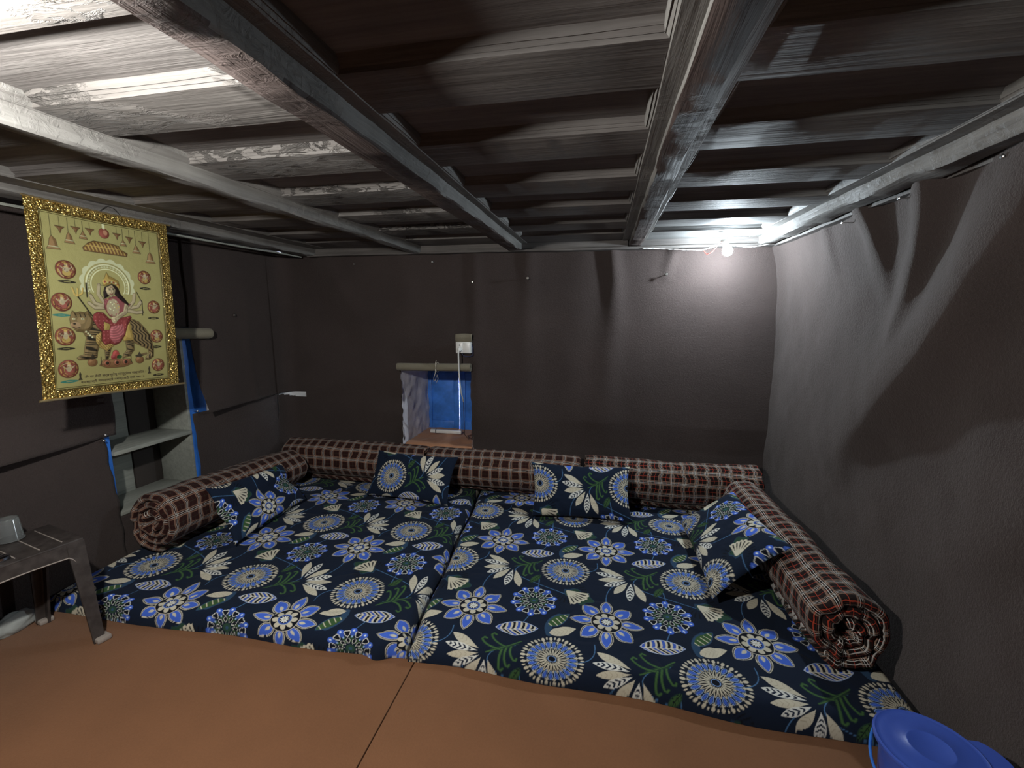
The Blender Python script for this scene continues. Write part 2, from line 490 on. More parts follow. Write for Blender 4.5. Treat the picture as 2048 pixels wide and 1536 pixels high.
# slightly ragged edge of the cut opening
rag = np.exp(-((PX - WX0) / .02) ** 2) * ((Zg > WZ0 - .02) & (Zg < WZ1 + .02))
PX2 = PX + rag * (.006 * np.sin(Zg * 31) + .004 * np.sin(Zg * 77)) + np.exp(-((PX - WX1) / .02) ** 2) * ((Zg > WZ0 - .02) & (Zg < WZ1 + .02)) * (.004 * np.sin(Zg * 19 + 1) + .002 * np.sin(Zg * 60))
v = np.stack([PX2 + nx_ * dd, PY - ny_ * dd, Zg], -1).reshape(-1, 3)
f = grid_faces(len(S), len(Z))
cS = np.interp(.5 * (S[:-1] + S[1:]), seg, path[:, 0]); cS2 = .5 * (S[:-1] + S[1:])
cZ = .5 * (Z[:-1] + Z[1:])
A, B = np.meshgrid(cS, cZ, indexing='ij'); A2, _ = np.meshgrid(cS2, cZ, indexing='ij')
hole = (A > WX0) & (A < WX1) & (B > WZ0) & (B < WZ1)
tear = (A2 > .02) & (A2 < .30) & (B > .806 - .05 * np.clip(A2 / .22, .15, 1)) & (B < .807)
keep = ~(hole | tear).ravel()
wb = mesh_np('wall_back', v, f[keep], FELT); wb['kind'] = 'structure'
mb = MB()
mb.box(-2.75, WX0 - .012, 3.56, 3.64, -.05, 2.06); mb.box(WX1 + .012, 1.35, 3.56, 3.64, -.05, 2.06)
mb.box(WX0 - .012, WX1 + .012, 3.56, 3.64, -.05, WZ0); mb.box(WX0 - .012, WX1 + .012, 3.56, 3.64, WZ1, 2.06)
mb.build('masonry', PLASTER, wb)
mb = MB()
tp = [(-2.768, 3.36), (-2.766, 3.40), (-2.727, 3.485), (-2.66, 3.54), (-2.50, 3.552)]
vs = [(x, y, z) for x, y in tp for z in (.742, .822)]
mb.add(vs, [(2 * i, 2 * i + 2, 2 * i + 3, 2 * i + 1) for i in range(4)])
mb.build('bare_plaster', mat_plain('white limewash', (.62, .64, .66), .9, 0, .1), wb)

# left wall: lower felt, upper felt with free lower edges, opening for the wall shelf
wl = MB(); wl.box(-3.10, -2.775, -1.8, 1.975, -.05, 2.06); wl.box(-3.10, -2.775, 2.575, 3.7, -.05, 2.06)
wl.box(-3.10, -2.775, 1.975, 2.575, 1.40, 2.06); wl.box(-3.10, -2.775, 1.975, 2.575, -.05, .22); wl.box(-3.12, -3.09, 1.9, 2.7, -.05, 2.0)
wl = wl.build('wall_left', PLASTER); wl['kind'] = 'structure'
def felt_sheet(y0, y1, z0, z1, fx, edge0=None, edge1=None, n=(120, 90)):
    U, V = np.meshgrid(np.linspace(0, 1, n[0]), np.linspace(0, 1, n[1]), indexing='ij')
    Zs = z0 + (z1 - z0) * V
    a = edge0(Zs) if edge0 else np.full_like(Zs, y0)
    b = edge1(Zs) if edge1 else np.full_like(Zs, y1)
    Ys = a + (b - a) * U
    Xs = fx(Ys, Zs)
    v = np.stack([Xs, Ys, Zs], -1).reshape(-1, 3)
    o = mesh_np('felt_lining', v, grid_faces(*n), FELT, wl)
    m = o.modifiers.new('thickness', 'SOLIDIFY'); m.thickness = .004; m.offset = 0
    return o
low = lambda Y, Zz: -2.748 + .010 * fbm(Y * 1.5 + 3, Zz * 1.7, 8, 3)
felt_sheet(-1.75, 2.0, .0, .815, low, edge1=lambda z: 1.979 + .036 * np.clip((.80 - z) / .39, 0, 1) ** 1.3 + .004 * np.sin(z * 37), n=(200, 50))
felt_sheet(2.5, 3.385, .0, .803, low, edge0=lambda z: 2.550 + .016 * np.clip((.82 - z) / .4, 0, 1) + .003 * np.sin(z * 31), n=(60, 50))
felt_sheet(1.9, 2.66, .0, .305, lambda Y, Zz: -2.762 + 0 * Y, n=(30, 20))
def upl(Y, Zz):
    k = np.clip((1.13 - Zz) / .33, 0, 1) ** 2 * (.055 * np.clip((1.95 - Y) / .5, 0, 1) ** .7)
    return -2.738 + .008 * fbm(Y * 1.3, Zz * 1.4, 11, 3) + k
felt_sheet(-1.75, 2.04, .798, 1.99, upl, edge1=lambda z: 2.040 + .003 * np.sin(z * 29), n=(220, 70))
def upr(Y, Zz):
    f_ = np.clip((3.40 - Y) / .12, 0, 1)
    k = np.clip((1.22 - Zz) / .42, 0, 1) ** 1.6 * (.07 * np.clip((3.30 - Y) / .7, 0, 1) ** .8)
    return -2.734 + f_ * (.006 + .008 * fbm(Y * 1.7 + 5, Zz * 1.4, 12, 3)) + k + .012 * np.exp(-((Y - 3.08) / .05) ** 2) * np.clip(1.8 - Zz, 0, 1)
felt_sheet(2.57, 3.40, .803, 1.99, upr, edge0=lambda z: 2.578 + .02 * np.clip((1.22 - z) / .42, 0, 1) + .004 * np.sin(z * 17), n=(90, 80))
felt_sheet(2.03, 2.63, 1.395, 1.99, lambda Y, Zz: -2.742 + .006 * fbm(Y * 2, Zz * 2, 13, 2), n=(40, 30))

# wall behind the camera
mb = MB(); mb.box(-2.8, 1.35, -1.86, -1.78, -.05, 2.06)
o = mb.build('wall_front', FELT); o['kind'] = 'structure'

# ------------------------------------------------------------------ window niche
win = bpy.data.objects.new('window_1', None); COL.objects.link(win); win.location = ((WX0 + WX1) / 2, 3.5, WZ0); win['kind'] = 'structure'
bpy.context.view_layer.update()
def reveal(name, quad, nrm, amp, seed, mat=PLASTER, n=(40, 30)):
    (p0, p1, p2, p3) = [np.array(q) for q in quad]
    U, V = np.meshgrid(np.linspace(0, 1, n[0]), np.linspace(0, 1, n[1]), indexing='ij')
    P = p0 * ((1 - U) * (1 - V))[..., None] + p1 * (U * (1 - V))[..., None] + p2 * (U * V)[..., None] + p3 * ((1 - U) * V)[..., None]
    P = P + np.array(nrm) * (amp * fbm(U * 9 + seed, V * 14, seed, 4))[..., None]
    return under(mesh_np(name, P.reshape(-1, 3), grid_faces(*n), mat), win)
Y0, Y1 = 3.505, 4.10
reveal('side_reveal', [(WX0 - .005, Y0, WZ0 - .02), (WX0 + .02, Y1, WZ0 - .02), (WX0 + .02, Y1, WZ1 + .02), (WX0 - .005, Y0, WZ1 + .02)], (1, 0, 0), .006, 2)
reveal('side_reveal', [(WX1 + .004, Y0 + .012, WZ0 - .02), (WX1 + .16, Y1, WZ0 - .02), (WX1 + .16, Y1, WZ1 + .02), (WX1 + .004, Y0 + .012, WZ1 + .02)], (1, 0, 0), .01, 4)
reveal('top_reveal', [(WX0 - .03, Y0, WZ1 + .005), (WX1 + .2, Y0, WZ1 + .005), (WX1 + .2, Y1, WZ1 + .005), (WX0 - .03, Y1, WZ1 + .005)], (0, 0, 1), .008, 5)
reveal('sill', [(WX0 - .03, Y0, .368), (WX1 + .2, Y0, .368), (WX1 + .2, Y1, .375), (WX0 - .03, Y1, .375)], (0, 0, 1), .004, 6)
SLIT0, SLIT1 = -1.333, -1.326
def leaf(x0, x1):
    mb = MB(); yy = 4.06; z0, z1 = .375, 1.05
    mb.box(x0, x1, yy, yy + .03, z0, z1, .002)
    fr = .055
    mb.box(x0, x0 + fr, yy - .012, yy + .001, z0, z1, .003); mb.box(x1 - fr, x1, yy - .012, yy + .001, z0, z1, .003)
    mb.box(x0 + fr, x1 - fr, yy - .011, yy + .001, z0, z0 + .09, .003); mb.box(x0 + fr, x1 - fr, yy - .011, yy + .001, .86, .93, .003)
    return under(mb.build('shutter', DARKBLUE), win)
leaf(-1.66, SLIT0); leaf(SLIT1, -.85)
mb = MB()
mb.box(-1.75, -.80, 4.105, 4.16, .2, .376); mb.box(-1.75, -.80, 4.105, 4.16, 1.05, 1.3)
mb.box(-1.90, -1.66, 4.06, 4.16, .2, 1.3); mb.box(-.86, -.7, 4.06, 4.16, .2, 1.3)
under(mb.build('frame', DARKBLUE), win)
mb = MB()   # thickness of the wall around the niche
mb.box(-2.0, WX0 - .04, 3.64, 4.16, .1, 1.3); mb.box(WX1 + .2, -.6, 3.60, 4.16, .1, 1.3)
mb.box(-2.0, -.6, 3.64, 4.16, WZ1 + .03, 1.4); mb.box(-2.0, -.6, 3.64, 4.16, .1, .355)
under(mb.build('masonry', PLASTER), win)

# ------------------------------------------------------------------ printed cotton pattern (painted on the vertices)
NAVY = np.array((.0065, .0130, .030)); BLUE = np.array((.055, .135, .62)); CREAM = np.array((.60, .56, .44))
LBLUE = np.array((.22, .37, .72)); WHITE = np.array((.78, .79, .74)); GREEN = np.array((.045, .105, .035)); BLACK = np.array((.004, .006, .012))
DGREEN = np.array((.018, .048, .030)); STEEL = np.array((.035, .085, .17)); TANC = np.array((.44, .39, .29))
TX, TY = .63, .66

class Paint:
    def __init__(s, x, y, bg, aa=.0013):
        s.x = x.ravel(); s.y = y.ravel(); s.c = np.tile(np.asarray(bg, float), (s.x.size, 1)); s.aa = aa; s.tile = True
    def local(s, cx, cy, R, k=1.0):
        dx = s.x - cx; dy = s.y - cy; R = R * k
        if s.tile:
            dx = (dx + TX / 2) % TX - TX / 2; dy = (dy + TY / 2) % TY - TY / 2
        i = np.nonzero(dx * dx + dy * dy < R * R)[0]
        s.i = i
        return dx[i] / k, dy[i] / k
    def put(s, d, col, a=1.0):
        k = (np.clip(.5 - d / s.aa, 0, 1) * a)[:, None]
        s.c[s.i] = s.c[s.i] * (1 - k) + np.asarray(col) * k

def s_leaf(x, y, p0, p1, w, pw=1.0, e=.8):
    dx, dy = p1[0] - p0[0], p1[1] - p0[1]; L = math.hypot(dx, dy); ux, uy = dx / L, dy / L
    t = ((x - p0[0]) * ux + (y - p0[1]) * uy) / L
    vv = -(x - p0[0]) * uy + (y - p0[1]) * ux
    h = w * np.sin(PI * np.clip(t, 0, 1) ** pw) ** e
    out = np.maximum(np.maximum(-t, t - 1), 0) * L
    return np.abs(vv) - h + out * 2, t * L, vv
def s_line(x, y, pts, w):
    dm = np.full_like(x, 9.)
    for (ax, ay), (bx, by) in zip(pts[:-1], pts[1:]):
        dx, dy = bx - ax, by - ay
        t = np.clip(((x - ax) * dx + (y - ay) * dy) / (dx * dx + dy * dy + 1e-12), 0, 1)
        dm = np.minimum(dm, np.hypot(x - ax - t * dx, y - ay - t * dy))
    return dm - w
def s_ell(x, y, cx, cy, rx, ry): return (np.hypot((x - cx) / rx, (y - cy) / ry) - 1) * min(rx, ry)
def polar(x, y, n, off=0.):
    r = np.hypot(x, y); th = np.arctan2(y, x) - off
    k = np.round(th / (2 * PI / n)); a = th - k * 2 * PI / n
    return r * np.cos(a), r * np.sin(a), k.astype(int) % n
def curve(p0, p1, p2, n=10):
    return [((1 - t) ** 2 * p0[0] + 2 * t * (1 - t) * p1[0] + t * t * p2[0], (1 - t) ** 2 * p0[1] + 2 * t * (1 - t) * p1[1] + t * t * p2[1]) for t in np.linspace(0, 1, n)]

def paint_floral(px, py, aa=.0013):
    P = Paint(px, py, NAVY, aa)
    # thin winding stems
    for c, pts in (((.28, .40), [(.13 - .28 + .11, .38 - .40 + .06)] + curve((-.03, .04), (-.19, -.02), (-.12, -.10)) + curve((-.12, -.10), (-.05, -.15), (.17, -.22))),
                   ((.28, .22), curve((-.12 + .12, .07), (.01, .0), (.0, -.04))),
                   ((.28, .0), [(0, .0), (-.03, -.08)]),
                   ((.05, .27), curve((-.05, -.11), (-.06, .02), (.04, .08))),
                   ((.05, -.20), curve((-.04, .08), (.06, -.05), (-.10, -.10))) if False else ((-.12, -.20), curve((.07, .05), (.09, -.05), (-.03, -.07)))):
        x, y = P.local(*c, .34); P.put(s_line(x, y, pts, .0019), STEEL * 2.0)
    # fan of leaves with green scrolls
    x, y = P.local(.13, .38, .20, 1.22)
    P.put(s_leaf(x, y, (.0, .0), (.11, .06), .007, 1, .6)[0], DGREEN)
    for pts, w in ((curve((0, 0), (.05, .02), (.115, .075)), .0035),
                   (curve((.05, .02), (.0, .02), (-.025, .06)) + [(-.018, .07), (-.008, .064)], .005),
                   (curve((.07, .035), (.02, .045), (.005, .085)) + [(.012, .094), (.022, .088)], .005),
                   (curve((.055, .02), (.045, -.02), (.05, -.06)) + [(.058, -.066), (.064, -.058)], .0055),
                   (curve((.07, .03), (.06, -.01), (.075, -.045)) + [(.083, -.048), (.087, -.040)], .0055),
                   (curve((.085, .04), (.08, .005), (.10, -.02)) + [(.108, -.02), (.11, -.012)], .005)):
        P.put(s_line(x, y, pts, w), DGREEN); P.put(s_line(x, y, pts, w * .55), GREEN * 1.25)
    dl, a, vv = s_leaf(x, y, (.125, -.045), (.085, -.115), .016, .9)
    P.put(dl, DGREEN * 1.2); P.put(dl + .004, GREEN); P.put(np.maximum(np.abs(vv) - .0012, dl), BLACK)
    P.put(np.maximum(np.abs(((a - np.abs(vv) * .9) % .016) - .008) - .0012, dl + .003), BLACK)
    tips = [(-.138, .075), (-.152, .028), (-.14, -.026), (-.115, -.068), (-.075, -.112), (-.014, -.15), (.048, -.15)]
    for k, (tx, ty) in enumerate(tips):
        dl, a, vv = s_leaf(x, y, (tx * .20, ty * .20), (tx, ty), .0165, 1.35, .85)
        P.put(dl, CREAM if k % 2 == 0 else WHITE * .92)
        if k % 2 == 0:
            P.put(np.maximum(np.abs(((a - np.abs(vv) * .8) % .017) - .008) - .0012, dl + .004), TANC)
        else:
            L = math.hypot(tx, ty)
            ch = np.abs(((a - np.abs(vv) * 1.0) % .0185) - .009) - .0042
            P.put(np.maximum(np.maximum(np.maximum(ch, dl + .0035), .025 - a), a - L * .74), BLACK + NAVY)
    # blue flower
    x, y = P.local(0, 0, .165, 1.08)
    u, v_, k = polar(x, y, 8)
    for odd in (0, 1):
        R1 = .154 if odd == 0 else .145; W = .0285 if odd == 0 else .0355
        dl, a, _ = s_leaf(u, v_, (.052, 0), (R1, 0), W, .86, .72)
        dl = np.where(k % 2 == odd, dl, 9.)
        P.put(dl, CREAM * 1.05); P.put(dl + .0034, BLACK); P.put(dl + .0070, WHITE * .85); P.put(dl + .0094, BLUE)
        d2, _, _ = s_leaf(u, v_, (.070, 0), (.102, 0), .0088, .75, .8); P.put(np.where(k % 2 == odd, d2, 9), LBLUE); P.put(np.where(k % 2 == odd, d2 + .0016, 9), CREAM)
    r = np.hypot(x, y)
    P.put(r - .066, CREAM * 1.05); P.put(r - .0632, BLACK)
    u, v_, k = polar(x, y, 8, .2)
    P.put(np.minimum(s_ell(u, v_, .0415, 0, .0145, .0125), r - .034), CREAM)
    P.put(r - .0305, LBLUE); P.put(r - .028, BLACK + NAVY); P.put(r - .0262, BLUE * .8); P.put(r - .0225, BLACK)
    u, v_, k = polar(x, y, 10); P.put(s_ell(u, v_, .0125, 0, .0085, .0030), WHITE); P.put(r - .004, CREAM)
    # sunburst
    x, y = P.local(.41, .395, .135, 1.10)
    r = np.hypot(x, y)
    u, v_, k = polar(x, y, 22)
    dl, a, _ = s_leaf(u, v_, (.018, 0), (.066, 0), .0058, 1.2, .7); P.put(dl, CREAM); P.put(dl + .0030, BLACK)
    u2, v2, k2 = polar(x, y, 22, PI / 22)
    dl, a, _ = s_leaf(u2, v2, (.056, 0), (.095, 0), .0086, 1.3, .7); P.put(dl, LBLUE * 1.15 + .06); P.put(dl + .0022, BLACK); P.put(dl + .0040, BLUE * 1.05)
    dl, a, _ = s_leaf(u, v_, (.082, 0), (.104, 0), .0030, 1, .6); P.put(dl, CREAM * .9)
    P.put(s_ell(u, v_, .110, 0, .0100, .0062), CREAM); P.put(s_line(u, v_, [(.094, .006), (.090, 0), (.094, -.006)], .0014), CREAM)
    P.put(s_ell(u2, v2, .113, 0, .0072, .0031), CREAM * 1.1)
    P.put(r - .0165, LBLUE); P.put(r - .0135, BLACK); P.put(np.abs(r - .0185) - .0010, BLACK)
    # mandala of hearts
    x, y = P.local(.28, .10, .115, 1.14)
    r = np.hypot(x, y)
    u, v_, k = polar(x, y, 10); u2, v2, _ = polar(x, y, 10, PI / 10)
    P.put(s_ell(u2, v2, .088, 0, .0135, .0135), BLUE); P.put(s_ell(u2, v2, .070, 0, .011, .009), BLUE * .7)
    P.put(s_ell(u2, v2, .089, 0, .0065, .0048), LBLUE * 1.3); P.put(s_ell(u2, v2, .090, 0, .004, .003), WHITE * 1.2)
    P.put(s_ell(u2, v2, .054, 0, .010, .0075), GREEN * .8); P.put(s_ell(u2, v2, .058, 0, .0048, .0036), LBLUE + .1)
    hd = np.minimum(np.minimum(s_ell(u, v_, .079, .0065, .0095, .0085), s_ell(u, v_, .079, -.0065, .0095, .0085)), s_leaf(u, v_, (.056, 0), (.088, 0), .012, 1, .9)[0])
    P.put(hd, WHITE * .95); P.put(hd + .0030, BLACK)
    dl = s_leaf(u, v_, (.022, 0), (.052, 0), .0092, 1.4, .8)[0]; P.put(dl, WHITE * .9); P.put(dl + .0025, BLACK)
    u3, v3, _ = polar(x, y, 10, PI / 10)
    P.put(s_ell(u3, v3, .036, 0, .006, .004), GREEN * .9)
    P.put(r - .019, DGREEN * 1.5); P.put(r - .007, STEEL)
    # striped leaf
    x, y = P.local(.235, .555, .10, 1.16)
    ca, sa = math.cos(.12), math.sin(.12)
    u, v_ = x * ca + y * sa, -x * sa + y * ca
    dl, a, vv = s_leaf(u, v_, (-.084, -.006), (.082, .0), .040, .95, .82)
    mid = -.006 + .0 * a
    P.put(dl, LBLUE + .12); P.put(dl + .0022, CREAM * 1.08)
    q = a - np.where(vv > mid, (vv - mid) * .55 - (vv - mid) ** 2 * 9, (mid - vv) * 1.1)
    ph = (q % .0375)
    P.put(np.maximum(np.abs(ph - .009) - .0056, dl + .0035), BLUE * .8); P.put(np.maximum(np.abs(ph - .0275) - .0050, dl + .0035), BLACK)
    P.put(np.maximum(np.abs(vv - mid) - .0013, dl + .003), WHITE)
    # fan flower in a green halo
    x, y = P.local(.495, .170, .085, 1.28)
    P.put(np.minimum(s_ell(x, y, .012, -.004, .044, .040), s_leaf(x, y, (-.062, .045), (.055, -.02), .036)[0]) + .006 * np.sin(np.arctan2(y, x) * 6), STEEL * .6)
    P.put(np.minimum(s_ell(x, y, .012, -.004, .041, .037), s_leaf(x, y, (-.056, .04), (.055, -.02), .033)[0]) + .006 * np.sin(np.arctan2(y, x) * 6), DGREEN * 1.3)
    ax_, ay_ = -.048, .034
    th = np.arctan2(y - ay_, x - ax_); rr_ = np.hypot(x - ax_, y - ay_)
    th0, th1 = -1.28, -.06
    rim = .082 + .007 * np.abs(np.sin((th - th0) / (th1 - th0) * PI * 5))
    fan = np.maximum(np.maximum((th0 - th) * rr_ * .9 - .004, (th - th1) * rr_ * .9 - .004), rr_ - rim)
    P.put(fan, CREAM * 1.05)
    sp = np.abs((((th - th0) / (th1 - th0) * 5) % 1) - .5) * (th1 - th0) / 5 * rr_
    P.put(np.maximum(np.maximum(sp - .0030 * np.clip((rr_ - .03) / .03, 0, 1), rr_ - rim + .010), .034 - rr_), BLACK)
    # pair of small leaves
    x, y = P.local(.41, .615, .095, 1.15)
    P.put(s_line(x, y, curve((-.025, -.06), (-.05, -.0), (.005, .045)), .014) , STEEL * .75)
    dl, a, vv = s_leaf(x, y, (-.034, -.02), (.045, .066), .027, .8, .8); P.put(dl, STEEL * .9); P.put(dl + .005, GREEN)
    P.put(np.maximum(np.maximum(np.abs((a % .021) - .0105) - .0018, dl + .004), vv - .012), CREAM * 1.1)
    dl, a, vv = s_leaf(x, y, (-.024, -.058), (.075, -.022), .023, .8, .8); P.put(dl, CREAM)
    P.put(np.maximum(np.abs(((a + np.abs(vv)) % .016) - .008) - .001, dl + .005), TANC)
    return P.c

# ------------------------------------------------------------------ mattresses
def wrinkle(x, y, seed):
    n1 = fbm(x * 2.2, y * 2.2, seed, 3)
    n2 = np.abs(fbm(x * 3.0 + y * 1.5, y * 3.5 - x, seed + 1, 3))
    return .006 * n1 - .004 * np.clip(.25 - n2, 0, 1) / .25
def mattress(name, label, xl, xr, yf, yb, rot, n, seed, zt=.092):
    nu, nv = n
    U, V = np.meshgrid(np.linspace(0, 1, nu), np.linspace(0, 1, nv) ** 1.22, indexing='ij')
    Yb = yb
    # x limits depend on y, front edge on x
    y_ = 1.6 + (Yb - 1.6) * V
    L, R = xl(y_), xr(y_)
    X = L + (R - L) * U
    F = yf(X)
    Y = F + (Yb - F) * V
    dl = X - L; dr = R - X; df = Y - F; db = Yb - Y
    def rnd(dst, r): return np.sqrt(np.clip(1 - (1 - np.clip(dst / r, 0, 1)) ** 2, 0, 1))
    e = np.minimum(np.minimum(rnd(dl, .05), rnd(dr, .05)), np.minimum(rnd(df, .055), rnd(db, .05)))
    Zt = zt + wrinkle(X, Y, seed)
    Zt = Zt + .006 * np.sin(X * 9 + Y * 14) * np.exp(-df / .18) + .008 * fbm(X * 7, Y * 3, seed + 4, 2) * np.exp(-df / .10)
    Zv = .002 + (Zt - .002) * e
    drop = (1 - e) * zt
    py = Y - np.where(df < .055, drop, 0); px = X + np.where(dl < .05, -drop * .6, 0) + np.where(dr < .05, drop * .6, 0)
    if rot: c = paint_floral(-(px - (-2.04)), -(py - 1.66))
    else: c = paint_floral(px - (-.58), py - 1.93)
    v = np.stack([X, Y, Zv], -1).reshape(-1, 3)
    o = mesh_np(name, v, grid_faces(nu, nv), SHEET, col=c)
    return tag(o, label, 'mattress', 'floor mattresses in floral covers')
seam = lambda y: -.80 - .085 * (y - 1.6) + .006 * np.sin(y * 9)
mattress('mattress', 'floor mattress under navy floral cover, in front of the wall shelf, left of the seam',
         lambda y: np.full_like(y, -2.725), lambda y: seam(y) - .004, lambda x: 1.60 + .035 * np.clip((x + 1.9) / 1., 0, 1) + .010 * np.sin(x * 7.1 + 1) + .03 * np.exp(-((x + .93) / .05) ** 2) * -1 - .02 * np.clip((-2.1 - x) / .4, 0, 1), 3.42, True, (720, 690), 21)
mattress('mattress', 'wider floor mattress under navy floral cover beside the right wall, right of the seam',
         lambda y: seam(y) + .004, lambda y: np.full_like(y, 1.158), lambda x: 1.635 - .05 * np.clip((x + .1) / 1.0, 0, 1) + .010 * np.sin(x * 8.3), 3.42, False, (760, 650), 33)

# ------------------------------------------------------------------ rolled blankets used as bolsters
def roll(name, c0, c1, front, R, t, turns, mat, tail=.0, label=None, cat=None, group=None, r0=.018, squash=(1, .96), seed=1, nth=64, nax=44, amp=.010, phase=0., taper=0., parent=None):
    c0, c1, front = Vector(c0), Vector(c1), Vector(front)
    ax = (c1 - c0); L = ax.length; ax.normalize()
    front = (front - ax * front.dot(ax)).normalized(); up = Vector((0, 0, 1)); up = (up - ax * up.dot(ax)).normalized()
    N = int(nth * turns)
    th1 = -PI / 2 + phase + 2 * PI * math.ceil(turns); th0 = th1 - 2 * PI * turns
    th = np.linspace(th0, th1, N)
    f_ = (th - th0) / (th1 - th0)
    r = r0 + t / 2 + (R - t / 2 - r0 - t / 2) * f_ ** .92
    px, pz = r * np.cos(th), r * np.sin(th)
    if tail > 0:
        m = 8; s = np.linspace(0, tail, m + 1)[1:]
        px = np.r_[px, px[-1] + s]; pz = np.r_[pz, np.full(m, pz[-1]) - .0 * s]
    tx, tz = np.gradient(px), np.gradient(pz); l = np.hypot(tx, tz); nx, nz = tz / l, -tx / l      # outward
    arc = np.r_[0, np.cumsum(np.hypot(np.diff(px), np.diff(pz)))]
    h = t * .47
    prof = [(-L / 2 + h + (L - 2 * h) * k / nax, h) for k in range(nax + 1)]
    prof += [(L / 2 - h + h * math.sin(q), h * math.cos(q)) for q in np.linspace(0, PI, 8)[1:-1]]
    prof += [(L / 2 - h - (L - 2 * h) * k / 6, -h) for k in range(7)]
    prof += [(-L / 2 + h - h * math.sin(q), -h * math.cos(q)) for q in np.linspace(0, PI, 8)[1:-1]]
    prof = np.array(prof); K = len(prof)
    A = np.broadcast_to(prof[:, 0], (len(px), K)); O = np.broadcast_to(prof[:, 1], (len(px), K))
    ang = np.arctan2(pz, px)[:, None] * np.ones((1, K))
    nz_ = fbm(A * 3.2 + seed * 3, ang * 1.1 + 10, seed, 3) * amp + fbm(A * 9 + seed, ang * 2.3 + 20, seed + 7, 2) * amp * .15
    twist = fbm(ang * 2 + 5, px[:, None] * 20 + 0 * A, seed + 2, 2) * t * .35 * np.sign(A)
    rn = (1 + nz_ / max(R, .02)) * (1 + taper * A / L)
    lx = (px[:, None] + nx[:, None] * O) * rn * squash[0]; lz = (pz[:, None] + nz[:, None] * O) * rn * squash[1]
    zmin = -R * squash[1]
    zmin = zmin * (1 + taper * A / L)
    lz = np.maximum(lz, zmin + .004 + (lz - zmin) * .02)
    Aa = A + twist
    c = (c0 + c1) / 2
    P = np.array(c)[None, None] + Aa[..., None] * np.array(ax) + lx[..., None] * np.array(front) + lz[..., None] * np.array(up)
    nf = grid_faces(len(px), K, False, True)
    U = np.stack([A + np.where(O < 0, .04, 0), np.broadcast_to(arc[:, None], A.shape) + 0 * A], -1).reshape(-1, 2)
    # close the two ends of the ribbon
    o = mesh_np(name, P.reshape(-1, 3), nf, mat, uv=U, parent=parent)
    bm = bmesh.new(); bm.from_mesh(o.data); bmesh.ops.holes_fill(bm, edges=[e for e in bm.edges if e.is_boundary]); bmesh.ops.recalc_face_normals(bm, faces=bm.faces[:]); bm.to_mesh(o.data); bm.free()
    for p in o.data.polygons: p.use_smooth = True
    if label: tag(o, label, cat, group)
    return o
G = 'rolled plaid blankets used as bolsters'
ZB = .100
roll('rolled_blanket', (-2.62, 3.33, ZB + .178), (-1.375, 3.335, ZB + .170), (0, -1, 0), .175, .032, 4.2, PLAID_L, .06, 'rolled plaid blanket along the far wall below the window, left of three there', 'blanket roll', G, seed=3, squash=(.92, .98))
roll('rolled_blanket', (-1.345, 3.335, ZB + .166), (-.150, 3.335, ZB + .170), (0, -1, 0), .170, .031, 4, PLAID_L, .03, 'rolled plaid blanket along the far wall between the two upright cushions, middle of three', 'blanket roll', G, seed=5, squash=(.92, .98))
roll('rolled_blanket', (-.115, 3.335, ZB + .172), (1.095, 3.335, ZB + .168), (0, -1, 0), .172, .031, 4, PLAID_R, .08, 'rolled red-lined plaid blanket along the far wall in the right corner below the bulb', 'blanket roll', G, seed=6, squash=(.92, .98))
roll('rolled_blanket', (-2.53, 2.00, ZB + .190), (-2.445, 3.13, ZB + .160), (1, 0, 0), .180, .042, 3.0, PLAID_L, .03, 'rolled maroon plaid blanket along the left wall below the wall shelf, coiled end showing', 'blanket roll', G, seed=8, amp=.014, taper=-.14, r0=.006)
roll('rolled_blanket', (.965, 1.82, ZB + .168), (.935, 3.14, ZB + .155), (-1, 0, 0), .172, .046, 2.6, PLAID_R, .0, 'thick rolled red-lined plaid blanket along the right wall, coiled end facing the blue bucket', 'blanket roll', G, seed=9, amp=.014, phase=.5, taper=-.06, r0=.004)

